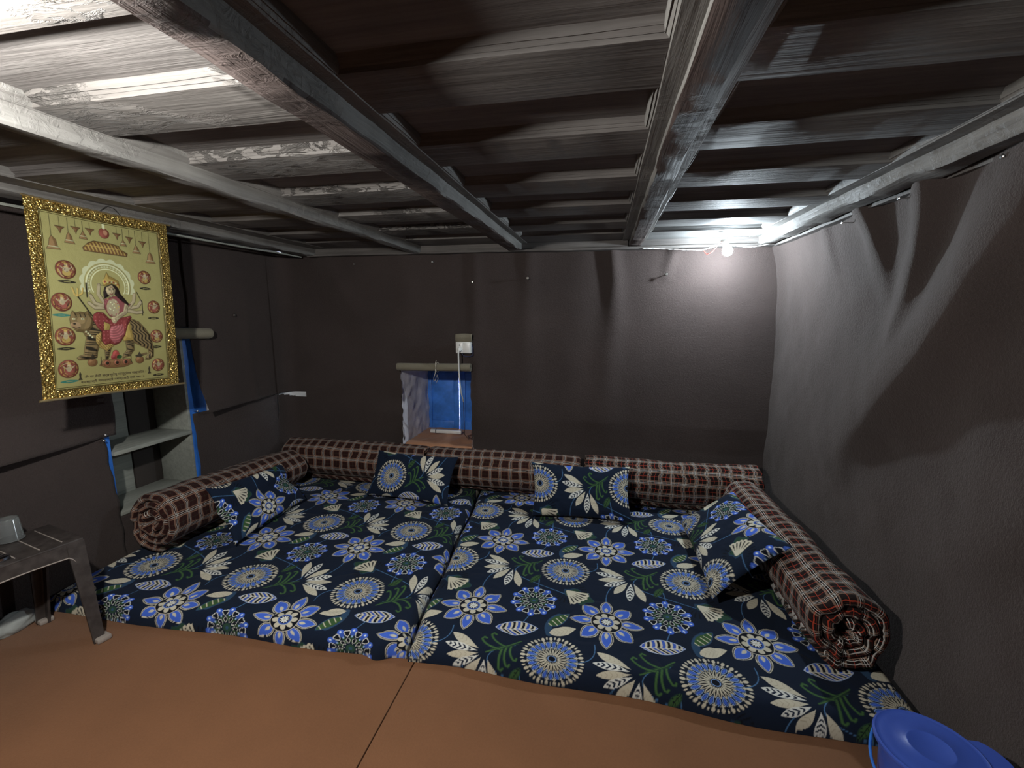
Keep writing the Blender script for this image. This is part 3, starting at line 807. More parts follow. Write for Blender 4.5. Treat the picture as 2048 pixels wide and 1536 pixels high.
# ------------------------------------------------------------------ cushions
def cushion(label, c, th, uv0, uvang, n=(190, 130), seed=1, bend=None, back=.75):
    """c: four corners bottom-left, bottom-right, top-right, top-left as seen from the front"""
    c = [np.array(q, float) for q in c]
    U, V = np.meshgrid(np.linspace(0, 1, n[0]), np.linspace(0, 1, n[1]), indexing='ij')
    a, b = 2 * U - 1, 2 * V - 1
    pinch = .035
    Ue = U - pinch * a * (1 - b * b); Ve = V - pinch * 1.3 * b * (1 - a * a)
    base = c[0] * ((1 - Ue) * (1 - Ve))[..., None] + c[1] * (Ue * (1 - Ve))[..., None] + c[2] * (Ue * Ve)[..., None] + c[3] * ((1 - Ue) * Ve)[..., None]
    nrm = np.cross(c[1] - c[0], c[3] - c[0]) + np.cross(c[1] - c[2], c[3] - c[2]) * -1
    nrm = np.cross((c[1] + c[2] - c[0] - c[3]), (c[2] + c[3] - c[0] - c[1])); nrm /= np.linalg.norm(nrm)
    T = np.sqrt(np.clip((1 - a ** 4) * (1 - b ** 4), 0, 1)) ** .9 * th
    wr = .006 * fbm(U * 5 + seed, V * 4, seed, 3) * (T / th)
    if bend is not None: base = base + nrm * bend(U, V)[..., None]
    w_ = np.linalg.norm(c[1] - c[0]); h_ = np.linalg.norm(c[3] - c[0])
    lx, ly = (U - .5) * w_, (V - .5) * h_
    ca, sa = math.cos(uvang), math.sin(uvang)
    px = uv0[0] + lx * ca - ly * sa; py = uv0[1] + lx * sa + ly * ca
    colr = paint_floral(px, py)
    fr = base + nrm * (T + wr)[..., None]; bk = base - nrm * (T * back)[..., None]
    v = np.concatenate([fr.reshape(-1, 3), bk.reshape(-1, 3)])
    f = grid_faces(*n); N = n[0] * n[1]
    o = mesh_np('cushion', v, np.concatenate([f, f[:, ::-1] + N]), SHEET, col=np.concatenate([colr, colr]))
    bm = bmesh.new(); bm.from_mesh(o.data); bmesh.ops.remove_doubles(bm, verts=[q for q in bm.verts if q.is_boundary], dist=2e-4); bm.to_mesh(o.data); bm.free()
    return tag(o, label, 'cushion', 'navy floral cushions')
cushion('navy floral cushion leaning on the far blankets in front of the window', [(-1.755, 3.03, .105), (-1.075, 2.96, .105), (-1.045, 3.14, .42), (-1.71, 3.17, .425)], .055, (.26, .38), PI, seed=1)
cushion('navy floral cushion leaning on the far blankets, upright near the middle of the bed', [(-.455, 2.93, .105), (.225, 2.96, .105), (.20, 3.13, .435), (-.49, 3.12, .43)], .055, (.075, .36), 0, seed=2)
cushion('navy floral cushion tipped against the red-lined blanket roll by the right wall', [(.525, 2.97, .135), (.545, 2.14, .14), (.88, 2.17, .43), (.79, 2.81, .43)], .06, (.13, .21), PI, seed=4, back=.3)
cushion('slumped navy floral cushion folded against the maroon blanket roll below the wall shelf', [(-2.125, 2.15, .12), (-2.14, 2.84, .12), (-2.27, 2.77, .41), (-2.37, 2.225, .425)], .05, (.02, .10), 0, seed=6, back=.3, bend=lambda U, V: -.03 * np.exp(-((V - .55) / .14) ** 2))

# ------------------------------------------------------------------ hanging gold scroll picture
def poly_d(x, y, pts):
    pts = np.asarray(pts, float); n = len(pts)
    d = np.full(x.shape, 1e9); s = np.ones(x.shape)
    for i in range(n):
        a = pts[i]; b = pts[i - 1]
        ex, ey = b - a; wx, wy = x - a[0], y - a[1]
        t = np.clip((wx * ex + wy * ey) / (ex * ex + ey * ey + 1e-12), 0, 1)
        d = np.minimum(d, np.hypot(wx - ex * t, wy - ey * t))
        c1 = y >= a[1]; c2 = y < b[1]; c3 = ex * wy > ey * wx
        s = np.where((c1 & c2 & c3) | (~c1 & ~c2 & ~c3), -s, s)
    return d * s
PWd, PHt = .635, .86
def paint_picture(n=(430, 580)):
    U, V = np.meshgrid(np.linspace(0, 1, n[0]), np.linspace(0, 1, n[1]), indexing='ij')
    P = Paint(U * PWd, V * PHt, (.42, .375, .145), .0022); P.tile = False
    h = np.zeros(U.size)
    D_ = lambda pts: [(a * PWd, b * PHt) for a, b in pts]
    RED = np.array((.27, .055, .05)); PINK = np.array((.42, .13, .13)); BROWN = np.array((.22, .115, .05)); DK = np.array((.035, .028, .018)); TIG = np.array((.27, .19, .085)); SKIN = np.array((.60, .50, .30)); GLD = np.array((.62, .44, .13)); PALE = np.array((.80, .80, .48)); HAIR = np.array((.03, .018, .015))
    def poly(pts, col, relief=.002, ol=DK, a=1.):
        pts = D_(pts); q = np.array(pts); c = q.mean(0); R = np.hypot(*(q - c).T).max() + .01
        x, y = P.local(*c, R); dd_ = poly_d(x + c[0], y + c[1], pts)
        if ol is not None: P.put(dd_ - .0012, ol)
        P.put(dd_ + .0004, col, a)
        h[P.i] += relief * np.clip(-dd_ / .012, 0, 1)
        return x + c[0], y + c[1], dd_
    def line(pts, w, col, relief=.0):
        pts = D_(pts); q = np.array(pts); c = q.mean(0); R = np.hypot(*(q - c).T).max() + .01
        x, y = P.local(*c, R); dd_ = s_line(x, y, [(a - c[0], b - c[1]) for a, b in pts], w); P.put(dd_, col)
        h[P.i] += relief * np.clip(.5 - dd_ / .003, 0, 1)
    def disc(u, v_, rx, ry, col, relief=.0, ol=None):
        x, y = P.local(u * PWd, v_ * PHt, max(rx, ry) + .006); dd_ = s_ell(x, y, 0, 0, rx, ry)
        if ol is not None: P.put(dd_ - .0014, ol)
        P.put(dd_, col); h[P.i] += relief * np.clip(-dd_ / .01, 0, 1)
        return x, y, dd_
    # halo
    cx, cy = .478, .600
    x, y = P.local(cx * PWd, cy * PHt, .135); r = np.hypot(x, y); th = np.arctan2(y, x)
    up_ = np.where(y > -.035, 0, 9)
    P.put(r - .118 - .010 * np.abs(np.sin(th * 8)) + up_, PALE * .8); P.put(r - .108 + up_, (.42, .375, .145))
    P.put(np.abs(r - .098) - .004 + up_, PALE); P.put(np.abs(r - .078) - .0022 + up_, PALE); P.put(np.abs(r - .088) - .002 + up_ + .002 * np.sin(th * 40), PALE * .75)
    h[P.i] += .0015 * (np.clip(.5 - (np.abs(r - .098) - .004) / .003, 0, 1)) * (up_ < 1)
    # bells, lamps, round medal, canopy
    for (tx, ty), (lx_, ly_), (rx_, ry_) in (((.136, .823), (.099, .760), (.183, .763)), ((.243, .854), (.212, .804), (.278, .804)), ((.338, .874), (.310, .838), (.364, .838)), ((.62, .865), (.597, .834), (.645, .834)), ((.718, .845), (.687, .801), (.753, .801)), ((.831, .812), (.788, .753), (.872, .753))):
        line([(tx, .93), (tx, ty)], .0011, DK)
        m = (lx_ + rx_) / 2; ww = (rx_ - lx_) / 2
        xx, yy, dd_ = poly([(tx, ty + .006), (m + ww * .45, ty - .012), (m + ww * .62, ly_ + .02), (rx_, ry_), (lx_, ly_), (m - ww * .62, ly_ + .02), (m - ww * .45, ty - .012)], np.array((.36, .22, .10)), .003)
        P.put(np.maximum(np.abs(yy - (ly_ + .014) * PHt) - .002, dd_), PALE * .8)
    for u, v_ in ((.192, .882), (.292, .893), (.386, .898), (.577, .898), (.671, .889), (.776, .875)):
        line([(u, .93), (u, v_ - .03)], .001, DK); poly([(u - .03, v_), (u + .03, v_), (u + .01, v_ - .014), (u, v_ - .034), (u - .01, v_ - .014)], BROWN, .002)
    disc(.483, .887, .023, .023, np.array((.34, .10, .07)), .003, DK); disc(.49, .892, .010, .012, np.array((.55, .28, .16))); line([(.483, .935), (.483, .915)], .006, PALE)
    xx, yy, dd_ = poly([(.325, .793), (.362, .821), (.403, .837), (.527, .836), (.584, .829), (.592, .812), (.645, .792), (.638, .775), (.331, .777)], BROWN, .003)
    P.put(np.maximum(np.abs(((xx + yy * .4) % .016) - .008) - .0035, dd_ + .004), GLD * .9); P.put(np.maximum(np.abs(yy - .808 * PHt) - .0016, dd_), GLD)
    # eight small medallions with captions
    for k, (u, v_) in enumerate(((.2, .665), (.155, .497), (.159, .321), (.164, .151), (.765, .665), (.825, .49), (.83, .313), (.829, .136))):
        R = .040 if k < 4 else .033
        x, y, dd_ = disc(u, v_, R, R * 1.0, np.array((.25, .075, .05)), .003, DK)
        th = np.arctan2(y, x); r = np.hypot(x, y)
        P.put(np.maximum(np.abs(r - R * .82) - .0014, -(np.sin(th * 8) + .3) * .01), GLD)
        P.put(s_ell(x, y, 0, -R * .35, R * .42, R * .36), np.array((.36, .11, .08)) if k % 2 else GLD * .8)
        P.put(s_ell(x, y, 0, R * .05, R * .26, R * .36), SKIN * .8); P.put(s_ell(x, y, 0, R * .42, R * .16, R * .17), SKIN); P.put(s_ell(x, y, 0, R * .62, R * .18, R * .12), GLD)
        P.put(s_line(x, y, [(-R * .55, R * .30), (-R * .2, -.0), (R * .2, 0), (R * .55, R * .32)], R * .06), SKIN * .75)
        for q in range(16):
            a1 = rng.uniform(0, 2 * PI); r1 = R * rng.uniform(.15, .85)
            p1 = (r1 * math.cos(a1), r1 * math.sin(a1)); a2 = a1 + rng.uniform(.3, 1.0)
            P.put(np.maximum(s_line(x, y, [p1, (r1 * 1.05 * math.cos(a2), r1 * 1.05 * math.sin(a2))], R * .028), dd_), (DK, GLD, SKIN, BROWN)[q % 4])
            h[P.i] += 0
        u2, v2 = ((.201, .603), (.148, .43), (.159, .257), (.166, .085), (.766, .599), (.816, .423), (.822, .247), (.828, .074))[k]
        x, y = P.local(u2 * PWd, v2 * PHt, .05); w2 = .036 if k < 4 else .03
        cc = DK if k not in (1, 3) else np.array((.05, .22, .17))
        P.put(np.abs(y) - .0068 * np.clip(1 - np.abs(x) / w2, 0, 1) ** .5 - .0006 + np.where(np.abs(x) > w2, 1, 0), cc)
        P.put(s_line(x, y, [(-.012, 0), (.012, 0)], .0012), (.42, .375, .145))
    # extra arms and what they hold, drawn pale as embossed lines
    for pts in ([(.43, .488), (.372, .50), (.345, .54)], [(.44, .50), (.40, .55), (.41, .60)], [(.43, .478), (.37, .475), (.33, .50)], [(.622, .487), (.66, .52), (.67, .56)], [(.622, .48), (.69, .49), (.72, .52)], [(.60, .465), (.68, .455), (.725, .46)]):
        line(pts, .0085, DK * 5); line(pts, .0072, SKIN * .85, .0015)
    line([(.321, .605), (.322, .532)], .0032, DK); line([(.691, .575), (.73, .51), (.727, .44)], .0022, DK); line([(.40, .60), (.46, .60)], .001, DK)
    line([(.257, .533), (.345, .43)], .0030, DK, .001); line([(.228, .574), (.24, .54), (.258, .534), (.29, .548), (.296, .575)], .0034, GLD, .001); line([(.262, .572), (.258, .534)], .0030, GLD, .001)
    # tiger
    def stripes(xx, yy, dd_, ang, per, w_):
        q = xx * math.cos(ang) + yy * math.sin(ang) + .006 * np.sin(yy * 130)
        P.put(np.maximum(np.abs((q % per) - per / 2) - w_, dd_ + .003), DK)
    g_ = poly([(.415, .256), (.47, .262), (.441, .196), (.418, .182)], TIG * .9); stripes(*g_, 1.5, .014, .003)
    g_ = poly([(.545, .321), (.600, .30), (.640, .28), (.640, .235), (.603, .20), (.545, .19), (.555, .215), (.58, .235), (.575, .286)], TIG); stripes(*g_, 1.3, .013, .003)
    g_ = poly([(.566, .407), (.638, .417), (.69, .402), (.735, .365), (.778, .318), (.80, .245), (.795, .19), (.76, .172), (.725, .174), (.728, .186), (.758, .21), (.75, .235), (.682, .262), (.623, .285), (.575, .30), (.545, .321)], TIG * 1.1, .004); stripes(*g_, .5, .016, .0036)
    line([(.735, .21), (.70, .205), (.665, .195)], .006, TIG * .8)
    g_ = poly([(.32, .436), (.368, .404), (.415, .355), (.40, .30), (.385, .273), (.365, .235), (.359, .205), (.31, .193), (.235, .194), (.222, .206), (.240, .216), (.267, .222), (.292, .315), (.271, .347)], TIG, .004); stripes(*g_, 1.4, .016, .0034)
    g_ = poly([(.204, .437), (.215, .455), (.235, .445), (.263, .452), (.30, .448), (.315, .458), (.33, .440), (.348, .405), (.335, .37), (.312, .352), (.27, .342), (.232, .347), (.198, .378), (.194, .41)], TIG * .85, .005)
    disc(.262, .405, .017, .016, TIG * 1.25); disc(.272, .413, .007, .004, PALE); disc(.273, .413, .003, .003, DK); disc(.216, .412, .006, .0035, PALE); disc(.216, .412, .0025, .0025, DK)
    disc(.226, .378, .020, .016, np.array((.42, .28, .15))); disc(.218, .387, .006, .004, DK); line([(.21, .370), (.226, .362), (.25, .368)], .0018, DK)
    for k in range(3): line([(.228 + k * .03, .44), (.232 + k * .03, .424)], .002, DK)
    for q in ((.29, .345), (.303, .335), (.315, .325), (.33, .315)): disc(*q, .004, .004, PALE, .001)
    # seated figure
    poly([(.571, .381), (.614, .398), (.636, .295), (.558, .29)], GLD * .9, .002)
    g_ = poly([(.398, .345), (.355, .325), (.352, .29), (.379, .258), (.432, .237), (.476, .26), (.50, .275), (.416, .29)], GLD * .85, .002)
    P.put(np.maximum(np.abs((g_[0] * 1.2 + g_[1]) % .014 - .007) - .0022, g_[2] + .002), BROWN)
    g_ = poly([(.352, .437), (.38, .453), (.424, .45), (.466, .416), (.524, .417), (.624, .435), (.635, .427), (.59, .377), (.567, .32), (.54, .285), (.497, .268), (.461, .278), (.42, .271), (.397, .295), (.40, .345), (.371, .368), (.346, .406)], RED, .004)
    P.put(np.maximum(np.hypot(g_[0] % .017 - .0085, g_[1] % .017 - .0085) - .0022, g_[2] + .003), PINK * 1.4)
    g_ = poly([(.47, .375), (.56, .385), (.565, .33), (.53, .285), (.485, .278), (.452, .31), (.455, .35)], PINK * .9, .002, None)
    rr2 = np.hypot(g_[0] - .48 * PWd, g_[1] - .39 * PHt)
    P.put(np.maximum(np.abs(rr2 % .012 - .006) - .0016, g_[2] + .002), PINK * 1.7)
    poly([(.42, .40), (.463, .385), (.455, .355), (.415, .352)], GLD * .75, .001)
    g_ = poly([(.438, .524), (.491, .539), (.544, .55), (.584, .519), (.632, .501), (.608, .484), (.586, .442), (.546, .425), (.524, .417), (.468, .432), (.433, .478)], PINK * .75, .003)
    P.put(s_ell(g_[0], g_[1], .497 * PWd, .480 * PHt, .030, .042), SKIN * .8)
    for k in range(26):
        q = rng.uniform(-1, 1, 2); disc(.50 + q[0] * .045, .475 + q[1] * .055, .0032, .0032, (PALE, GLD, PINK)[k % 3], .001)
    line([(.60, .50), (.585, .455), (.53, .428), (.51, .415)], .011, DK * 4); line([(.60, .50), (.585, .455), (.53, .428), (.51, .415)], .0098, SKIN, .002)
    disc(.497, .410, .012, .016, SKIN, .002)
    poly([(.45, .591), (.504, .611), (.545, .598), (.562, .559), (.621, .505), (.609, .496), (.538, .537), (.519, .556), (.465, .538), (.438, .528), (.437, .563)], HAIR, .002)
    poly([(.461, .592), (.503, .607), (.524, .581), (.518, .556), (.491, .537), (.462, .555), (.454, .576)], SKIN * 1.05, .004)
    disc(.478, .578, .0052, .0022, DK); disc(.504, .580, .0052, .0022, DK); line([(.47, .5845), (.484, .586)], .0009, DK); line([(.498, .588), (.512, .587)], .0009, DK)
    line([(.489, .578), (.487, .566), (.492, .565)], .0008, BROWN); line([(.481, .556), (.490, .553), (.501, .557)], .0014, RED * 1.4); disc(.490, .593, .0022, .003, RED)
    poly([(.472, .675), (.49, .652), (.508, .650), (.554, .631), (.562, .60), (.550, .585), (.535, .605), (.504, .614), (.456, .597), (.440, .602), (.437, .612), (.451, .638)], GLD * .8, .004)
    for k in range(7): disc(.455 + k * .015, .612 + .010 * math.sin(k * .52), .0036, .0036, (RED * 1.3, PALE)[k % 2], .001)
    disc(.452, .622, .010, .012, GLD, .001); disc(.452, .622, .004, .005, RED)
    # offerings
    g_ = poly([(.372, .158), (.40, .188), (.60, .186), (.622, .157), (.56, .140), (.43, .140)], BROWN * 1.3, .002)
    for u in (.425, .498, .565): disc(u, .168, .014, .013, np.array((.42, .16, .09)), .002, DK); disc(u, .168, .008, .008, DK)
    disc(.495, .215, .016, .020, np.array((.5, .10, .08)), .002, DK); disc(.475, .20, .012, .012, RED * 1.3, .002); disc(.52, .20, .014, .009, GREEN)
    for u, v_ in ((.324, .189), (.679, .187)):
        disc(u, v_ - .012, .021, .018, BROWN * 1.3, .003, DK); poly([(u - .035, v_ + .012), (u - .01, v_ + .02), (u, v_ + .035), (u + .012, v_ + .02), (u + .035, v_ + .014), (u, v_ + .004)], DK * 2, .001)
    line([(.385, .205), (.385, .16)], .002, DK); line([(.61, .205), (.61, .165)], .002, DK)
    for u in (.236, .752): poly([(u - .012, .088), (u + .012, .088), (u + .004, .10), (u + .006, .118), (u, .13), (u - .006, .118), (u - .004, .10)], DK * 2, .001)
    return U, V, P.c, h, n
U, V, cP, hP, nP = paint_picture()
HX_ = -2.335
# the sheet hangs flat, its corners curling very slightly; left and right edges as they hang
def hang(u, v_, off=0.0):
    yl = 1.462 + (1.508 - 1.462) * v_; yr = 2.098 + (2.132 - 2.098) * v_
    y = yl + (yr - yl) * u
    zt = 1.968 - .010 * u - .006 * np.sin(PI * u); zbm = 1.122 - .026 * u
    z = zbm + (zt - zbm) * v_
    x = HX_ + .012 * np.sin(PI * v_) * (1 - .5 * u) + .006 * np.cos(u * 5) * (1 - v_) + off
    return x, y, z
scroll = thing('wall_scroll', 'gold foil scroll picture of a crowned rider on a tiger, hanging from the left beam', 'wall hanging', (HX_, 1.80, 1.05))
IB = (.078, .915, .048, .945)
inb = (U > IB[0]) & (U < IB[1]) & (V > IB[2]) & (V < IB[3])
x, y, z = hang(U, V, hP.reshape(U.shape) * 1.0)
fac = grid_faces(*nP)
fc = inb.ravel()[fac].all(1)
used = np.zeros(U.size, bool); used[fac[fc].ravel()] = True
remap = np.cumsum(used) - 1
pv = np.stack([x, y, z], -1).reshape(-1, 3)
pic = under(mesh_np('picture', pv[used], remap[fac[fc]], FOIL, col=cP[used]), scroll)
# embossed gold border
gb = NT('embossed gold foil')
co = gb.coord()
vor = gb.n('ShaderNodeTexVoronoi'); gb.l(co, vor.inputs['Vector']); vor.inputs['Scale'].default_value = 120
vor2 = gb.n('ShaderNodeTexVoronoi'); gb.l(co, vor2.inputs['Vector']); vor2.inputs['Scale'].default_value = 45
gb.set(Base_Color=gb.ramp(vor.outputs['Distance'], [(.1, (.92, .70, .24)), (.7, (.42, .26, .06))]), Metallic=.85, Roughness=.30)
b1 = gb.bump(vor.outputs['Distance'], .9, .006); gb.bump(vor2.outputs['Distance'], .6, .008, b1)
def frame_strip(name, lo, hi, mat, off, n=70, parent=scroll):
    """a rectangular ring between two (u0,u1,v0,v1) boxes"""
    vs = []; fs = []
    def loop(b):
        u0, u1, v0, v1 = b
        t = np.linspace(0, 1, n, endpoint=False)
        return np.concatenate([np.stack([u0 + (u1 - u0) * t, 0 * t + v0], -1), np.stack([0 * t + u1, v0 + (v1 - v0) * t], -1), np.stack([u1 - (u1 - u0) * t, 0 * t + v1], -1), np.stack([0 * t + u0, v1 - (v1 - v0) * t], -1)])
    a, b = loop(lo), loop(hi)
    rows = [a, a * .5 + b * .5, b]; offs = off
    P_ = [np.stack(hang(q[:, 0], q[:, 1], o_), -1) for q, o_ in zip(rows, offs)]
    return under(mesh_np(name, np.concatenate(P_), grid_faces(3, 4 * n, False, True), mat), parent)
frame_strip('border', IB, (0, 1, 0, 1), gb.m, (.0, .003, .001))
bead = mat_plain('dark border line', (.10, .075, .02), .4, .5)
o = frame_strip('border_line', (IB[0] - .001, IB[1] + .001, IB[2] - .001, IB[3] + .001), (IB[0] - .006, IB[1] + .006, IB[2] - .005, IB[3] + .005), bead, (.0025, .0045, .0045))
o = frame_strip('border_line', (IB[0] + .010, IB[1] - .010, IB[2] + .008, IB[3] - .008), (IB[0] + .006, IB[1] - .006, IB[2] + .005, IB[3] - .005), bead, (.0012, .0020, .0012))
for nm, dy0, dy1, v_, r, m_ in (('bottom_rod', -.012, .035, 0.0, .0055, GOLDROD), ('top_rod', -.004, .022, 1.0, .004, GOLDROD)):
    mb = MB(); pts = []
    for q in np.linspace(0, 1, 20):
        X_, Y_, Z_ = hang(q, v_); pts.append((X_ + .002, Y_ + (dy0 if q == 0 else dy1 if q == 1 else 0), Z_))
    mb.tube(pts, r, 8); under(mb.build(nm, m_), scroll)
mb = MB()
pts = []
for q in np.linspace(.3, 1.02, 14):
    X_, Y_, Z_ = hang(q, 0.); pts.append((X_ - .022, Y_ + .012, Z_ + .022))
mb.tube(pts, .004, 8); under(mb.build('back_rod', IRON), scroll)
mb = MB()
X_, Y_, Z_ = hang(.46, 1.); X2, Y2, Z2 = hang(.62, 1.)
mb.tube([(X_ + .003, Y_, Z_), (X_ + .006, Y_ + .035, Z_ + .032), (X_ + .006, Y_ + .065, Z_ + .030), (X2 + .003, Y2, Z2)], .0012, 6)
under(mb.build('hanging_cord', mat_plain('dark string', (.02, .02, .02), .8)), scroll)
def writing(body, u, v_, w_, h_):
    cu = bpy.data.curves.new('writing', 'FONT'); cu.body = body; cu.size = 1.0
    o = bpy.data.objects.new('writing', cu); COL.objects.link(o)
    bpy.context.view_layer.update()
    me = bpy.data.meshes.new_from_object(o.evaluated_get(bpy.context.evaluated_depsgraph_get()))
    bpy.data.objects.remove(o)
    co_ = np.empty(3 * len(me.vertices), np.float32); me.vertices.foreach_get('co', co_); co_ = co_.reshape(-1, 3)
    if len(co_):
        mn, mx = co_.min(0), co_.max(0); sz = np.maximum(mx - mn, 1e-6)
        uu = u + (co_[:, 0] - mn[0]) / sz[0] * w_; vv = v_ + (co_[:, 1] - mn[1]) / sz[1] * h_ + .012 * 0
        X_, Y_, Z_ = hang(uu, vv, .0018); me.vertices.foreach_set('co', np.ascontiguousarray(np.stack([X_, Y_, Z_], -1), np.float32).ravel()); me.update()
    me.materials.append(mat_plain('printed ink', (.05, .03, .02), .6))
    o = bpy.data.objects.new('writing', me); COL.objects.link(o); under(o, scroll)
writing('ॐ या देवी सर्वभूतेषु मातृरूपेण संस्थिता ।', .262, .090, .46, .022)
writing('नमस्तस्यै नमस्तस्यै नमस्तस्यै नमो नमः ॥', .235, .064, .47, .020)

# ------------------------------------------------------------------ wall shelf in the left wall
sh = thing('wall_shelf', 'grey wooden shelf with blue edges, set into the left felt wall below the scroll', 'shelf', (-2.88, 2.28, .30))
def part(name, mb, mat, root, **k): return under(mb.build(name, mat, **k), root)
mb = MB(); mb.box(-2.785, -2.764, 1.975, 2.018, .23, 1.39, .002); part('jamb', mb, BLUEP, sh)
mb = MB(); mb.box(-2.785, -2.766, 2.534, 2.68, .23, 1.39, .002); part('jamb', mb, BLUEP, sh)
mb = MB(); mb.box(-3.03, -2.765, 2.526, 2.546, .23, 1.39, .002); part('side_panel', mb, SHELFW, sh)
mb = MB(); mb.box(-3.03, -2.785, 1.985, 2.005, .23, 1.39, .002); part('side_panel', mb, SHELFW, sh)
for k, (a, b) in enumerate(((2.005, 2.165), (2.170, 2.335), (2.34, 2.527))):
    mb = MB(); mb.box(-3.055 - .006 * (k % 2), -3.03 - .006 * (k % 2), a, b, .23, 1.39, .003); part('back_board', mb, SHELFW if k < 2 else mat_plain('dark back board', (.035, .028, .025), .8), sh)
mb = MB(); mb.box(-3.03, -2.745, 2.018, 2.526, .672, .697, .003); part('shelf_board', mb, SHELFW, sh)
mb = MB(); mb.box(-3.03, -2.760, 2.005, 2.526, .300, .330, .003); part('shelf_board', mb, SHELFW, sh)

# rolled-up felt flap over the shelf opening
rf = thing('rolled_felt_flap', 'khaki roll of felt jutting out behind the scroll, above the wall shelf', 'felt roll', (-2.69, 2.35, 1.35))
under(roll('roll', (-2.692, 2.03, 1.385), (-2.692, 2.70, 1.345), (1, 0, 0), .042, .007, 3, KHAKI, 0, r0=.006, seed=14, amp=.002, nth=30), rf)
# rolled-up felt flap over the window
wf = thing('rolled_felt_flap', 'khaki roll of felt tied up with string along the top of the window', 'felt roll', (-1.345, 3.47, 1.04))
under(roll('roll', (-1.660, 3.452, 1.050), (-1.035, 3.452, 1.060), (0, -1, 0), .037, .006, 3, KHAKI, 0, r0=.006, seed=15, amp=.002, nth=30), wf)
mb = MB()
pts = [(-1.313, 3.452 + .040 * math.cos(q), 1.055 + .040 * math.sin(q)) for q in np.linspace(0, 2 * PI, 20)]
mb.tube(pts, .002, 6)
mb.tube([(-1.313, 3.41, 1.06), (-1.315, 3.41, 1.09), (-1.310, 3.42, 1.115)], .0018, 6)
mb.tube([(-1.315, 3.41, 1.045), (-1.318, 3.41, 1.01), (-1.335, 3.422, .975), (-1.338, 3.424, .94), (-1.318, 3.42, .965), (-1.306, 3.42, 1.0), (-1.298, 3.42, .965), (-1.312, 3.42, .935), (-1.322, 3.42, .955)], .0022, 6)
under(mb.build('tie_string', STRING), wf)

# ------------------------------------------------------------------ on the window sill
n = (50, 40)
U_, V_ = np.meshgrid(np.linspace(0, 1, n[0]), np.linspace(0, 1, n[1]), indexing='ij')
X_ = -1.645 + .59 * U_; Y_ = 3.50 + .56 * V_
Z_ = .384 + .008 * fbm(U_ * 5, V_ * 5, 17, 3) + .016 * np.exp(-((U_ - .5 - .3 * V_) / .1) ** 2) * .6
Z_ = np.where(Y_ < 3.535, Z_ - .020 * ((3.535 - Y_) / .035) ** 2, Z_)
X_ = X_ + .14 * V_ * U_
o = mesh_np('sill_cloth', np.stack([X_, Y_, Z_], -1).reshape(-1, 3), grid_faces(*n), SILLC)
m = o.modifiers.new('thickness', 'SOLIDIFY'); m.thickness = .004; m.offset = 1
tag(o, 'brown cloth spread over the sill of the small window', 'cloth')
tl = thing('tube_light', 'white bar with a black band, lying on the brown cloth in the window', 'lamp', (-1.40, 3.84, .395))
mb = MB(); mb.box(-1.545, -1.245, 3.825, 3.860, .398, .432, .010); part('body', mb, WHITEP, tl)
mb = MB(); mb.box(-1.495, -1.482, 3.8235, 3.8615, .3965, .4335, .010); part('band', mb, BLACKP, tl)

# ------------------------------------------------------------------ power outlet, charger cable, folded flap
po = thing('power_outlet', 'white two-gang socket box on the felt above the window', 'socket', (-1.093, 3.49, 1.16))
mb = MB(); mb.box(-1.155, -1.033, 3.447, 3.497, 1.172, 1.262, .005); part('box', mb, WHITEP, po)
mb = MB(); mb.box(-1.148, -1.095, 3.443, 3.448, 1.178, 1.256, .002); part('socket_plate', mb, WHITEP, po)
mb = MB(); mb.box(-1.088, -1.040, 3.443, 3.448, 1.178, 1.256, .002); part('switch_plate', mb, WHITEP, po)
mb = MB()
for a, b in ((-1.121, 1.236), (-1.132, 1.21), (-1.110, 1.21)):
    mb.lathe([(0, 0), (.005, 0), (.005, .002), (0, .002)], (a, 3.4435, b), 10, Matrix.Rotation(PI / 2, 4, 'X'))
part('socket_hole', mb, BLACKP, po)
cc = thing('charger_cable', 'white cable hanging from the socket box down past the window roll', 'cable', (-1.115, 3.44, 1.17))
mb = MB(); mb.lathe([(.0, .0), (.017, 0), (.019, .006), (.016, .022), (.010, .030), (0, .032)], (-1.118, 3.441, 1.203), 20, Matrix.Rotation(PI / 2, 4, 'X')); part('plug', mb, WHITEP, cc)
mb = MB()
mb.tube([(-1.118, 3.415, 1.20), (-1.119, 3.402, 1.17), (-1.117, 3.400, 1.10), (-1.115, 3.402, 1.0), (-1.115, 3.42, .93), (-1.120, 3.46, .85), (-1.130, 3.55, .76)], [.0055] * 3 + [.005] * 4, 10)
part('cord', mb, CORDW, cc)
mb = MB()
mb.tube([(-1.130, 3.55, .76), (-1.15, 3.62, .6), (-1.16, 3.66, .45), (-1.13, 3.66, .412), (-1.06, 3.72, .415), (-1.10, 3.80, .415), (-1.16, 3.74, .415), (-1.10, 3.66, .412), (-1.05, 3.62, .412)], .0028, 8)
part('thin_wire', mb, mat_plain('brown wire', (.06, .03, .02), .5), cc)
mb = MB()
mb.tube([(-1.035, 3.485, 1.245), (-1.022, 3.482, 1.20), (-1.024, 3.482, 1.155), (-1.055, 3.482, 1.142), (-1.10, 3.482, 1.148), (-1.12, 3.482, 1.172)], .003, 8)
part('wire_loop', mb, mat_plain('dark blue wire', (.02, .03, .09), .4), po)
mb = MB()
n = (14, 12); vs = []
for i in range(n[0]):
    for j in range(n[1]):
        u, v_ = i / 13, j / 11
        vs.append((-1.160 + .135 * u + .004 * v_, 3.470 - .022 * math.sin(v_ * 2.2) - .003 * math.sin(u * 7), 1.262 + .058 * v_ + .006 * math.sin(u * 3) * v_))
mb.add(vs, grid_faces(*n).tolist())
o = mb.build('felt_flap', KHAKI); m = o.modifiers.new('thickness', 'SOLIDIFY'); m.thickness = .008; m.offset = 0
tag(o, 'khaki flap of cut felt folded up directly above the white socket box', 'felt flap')

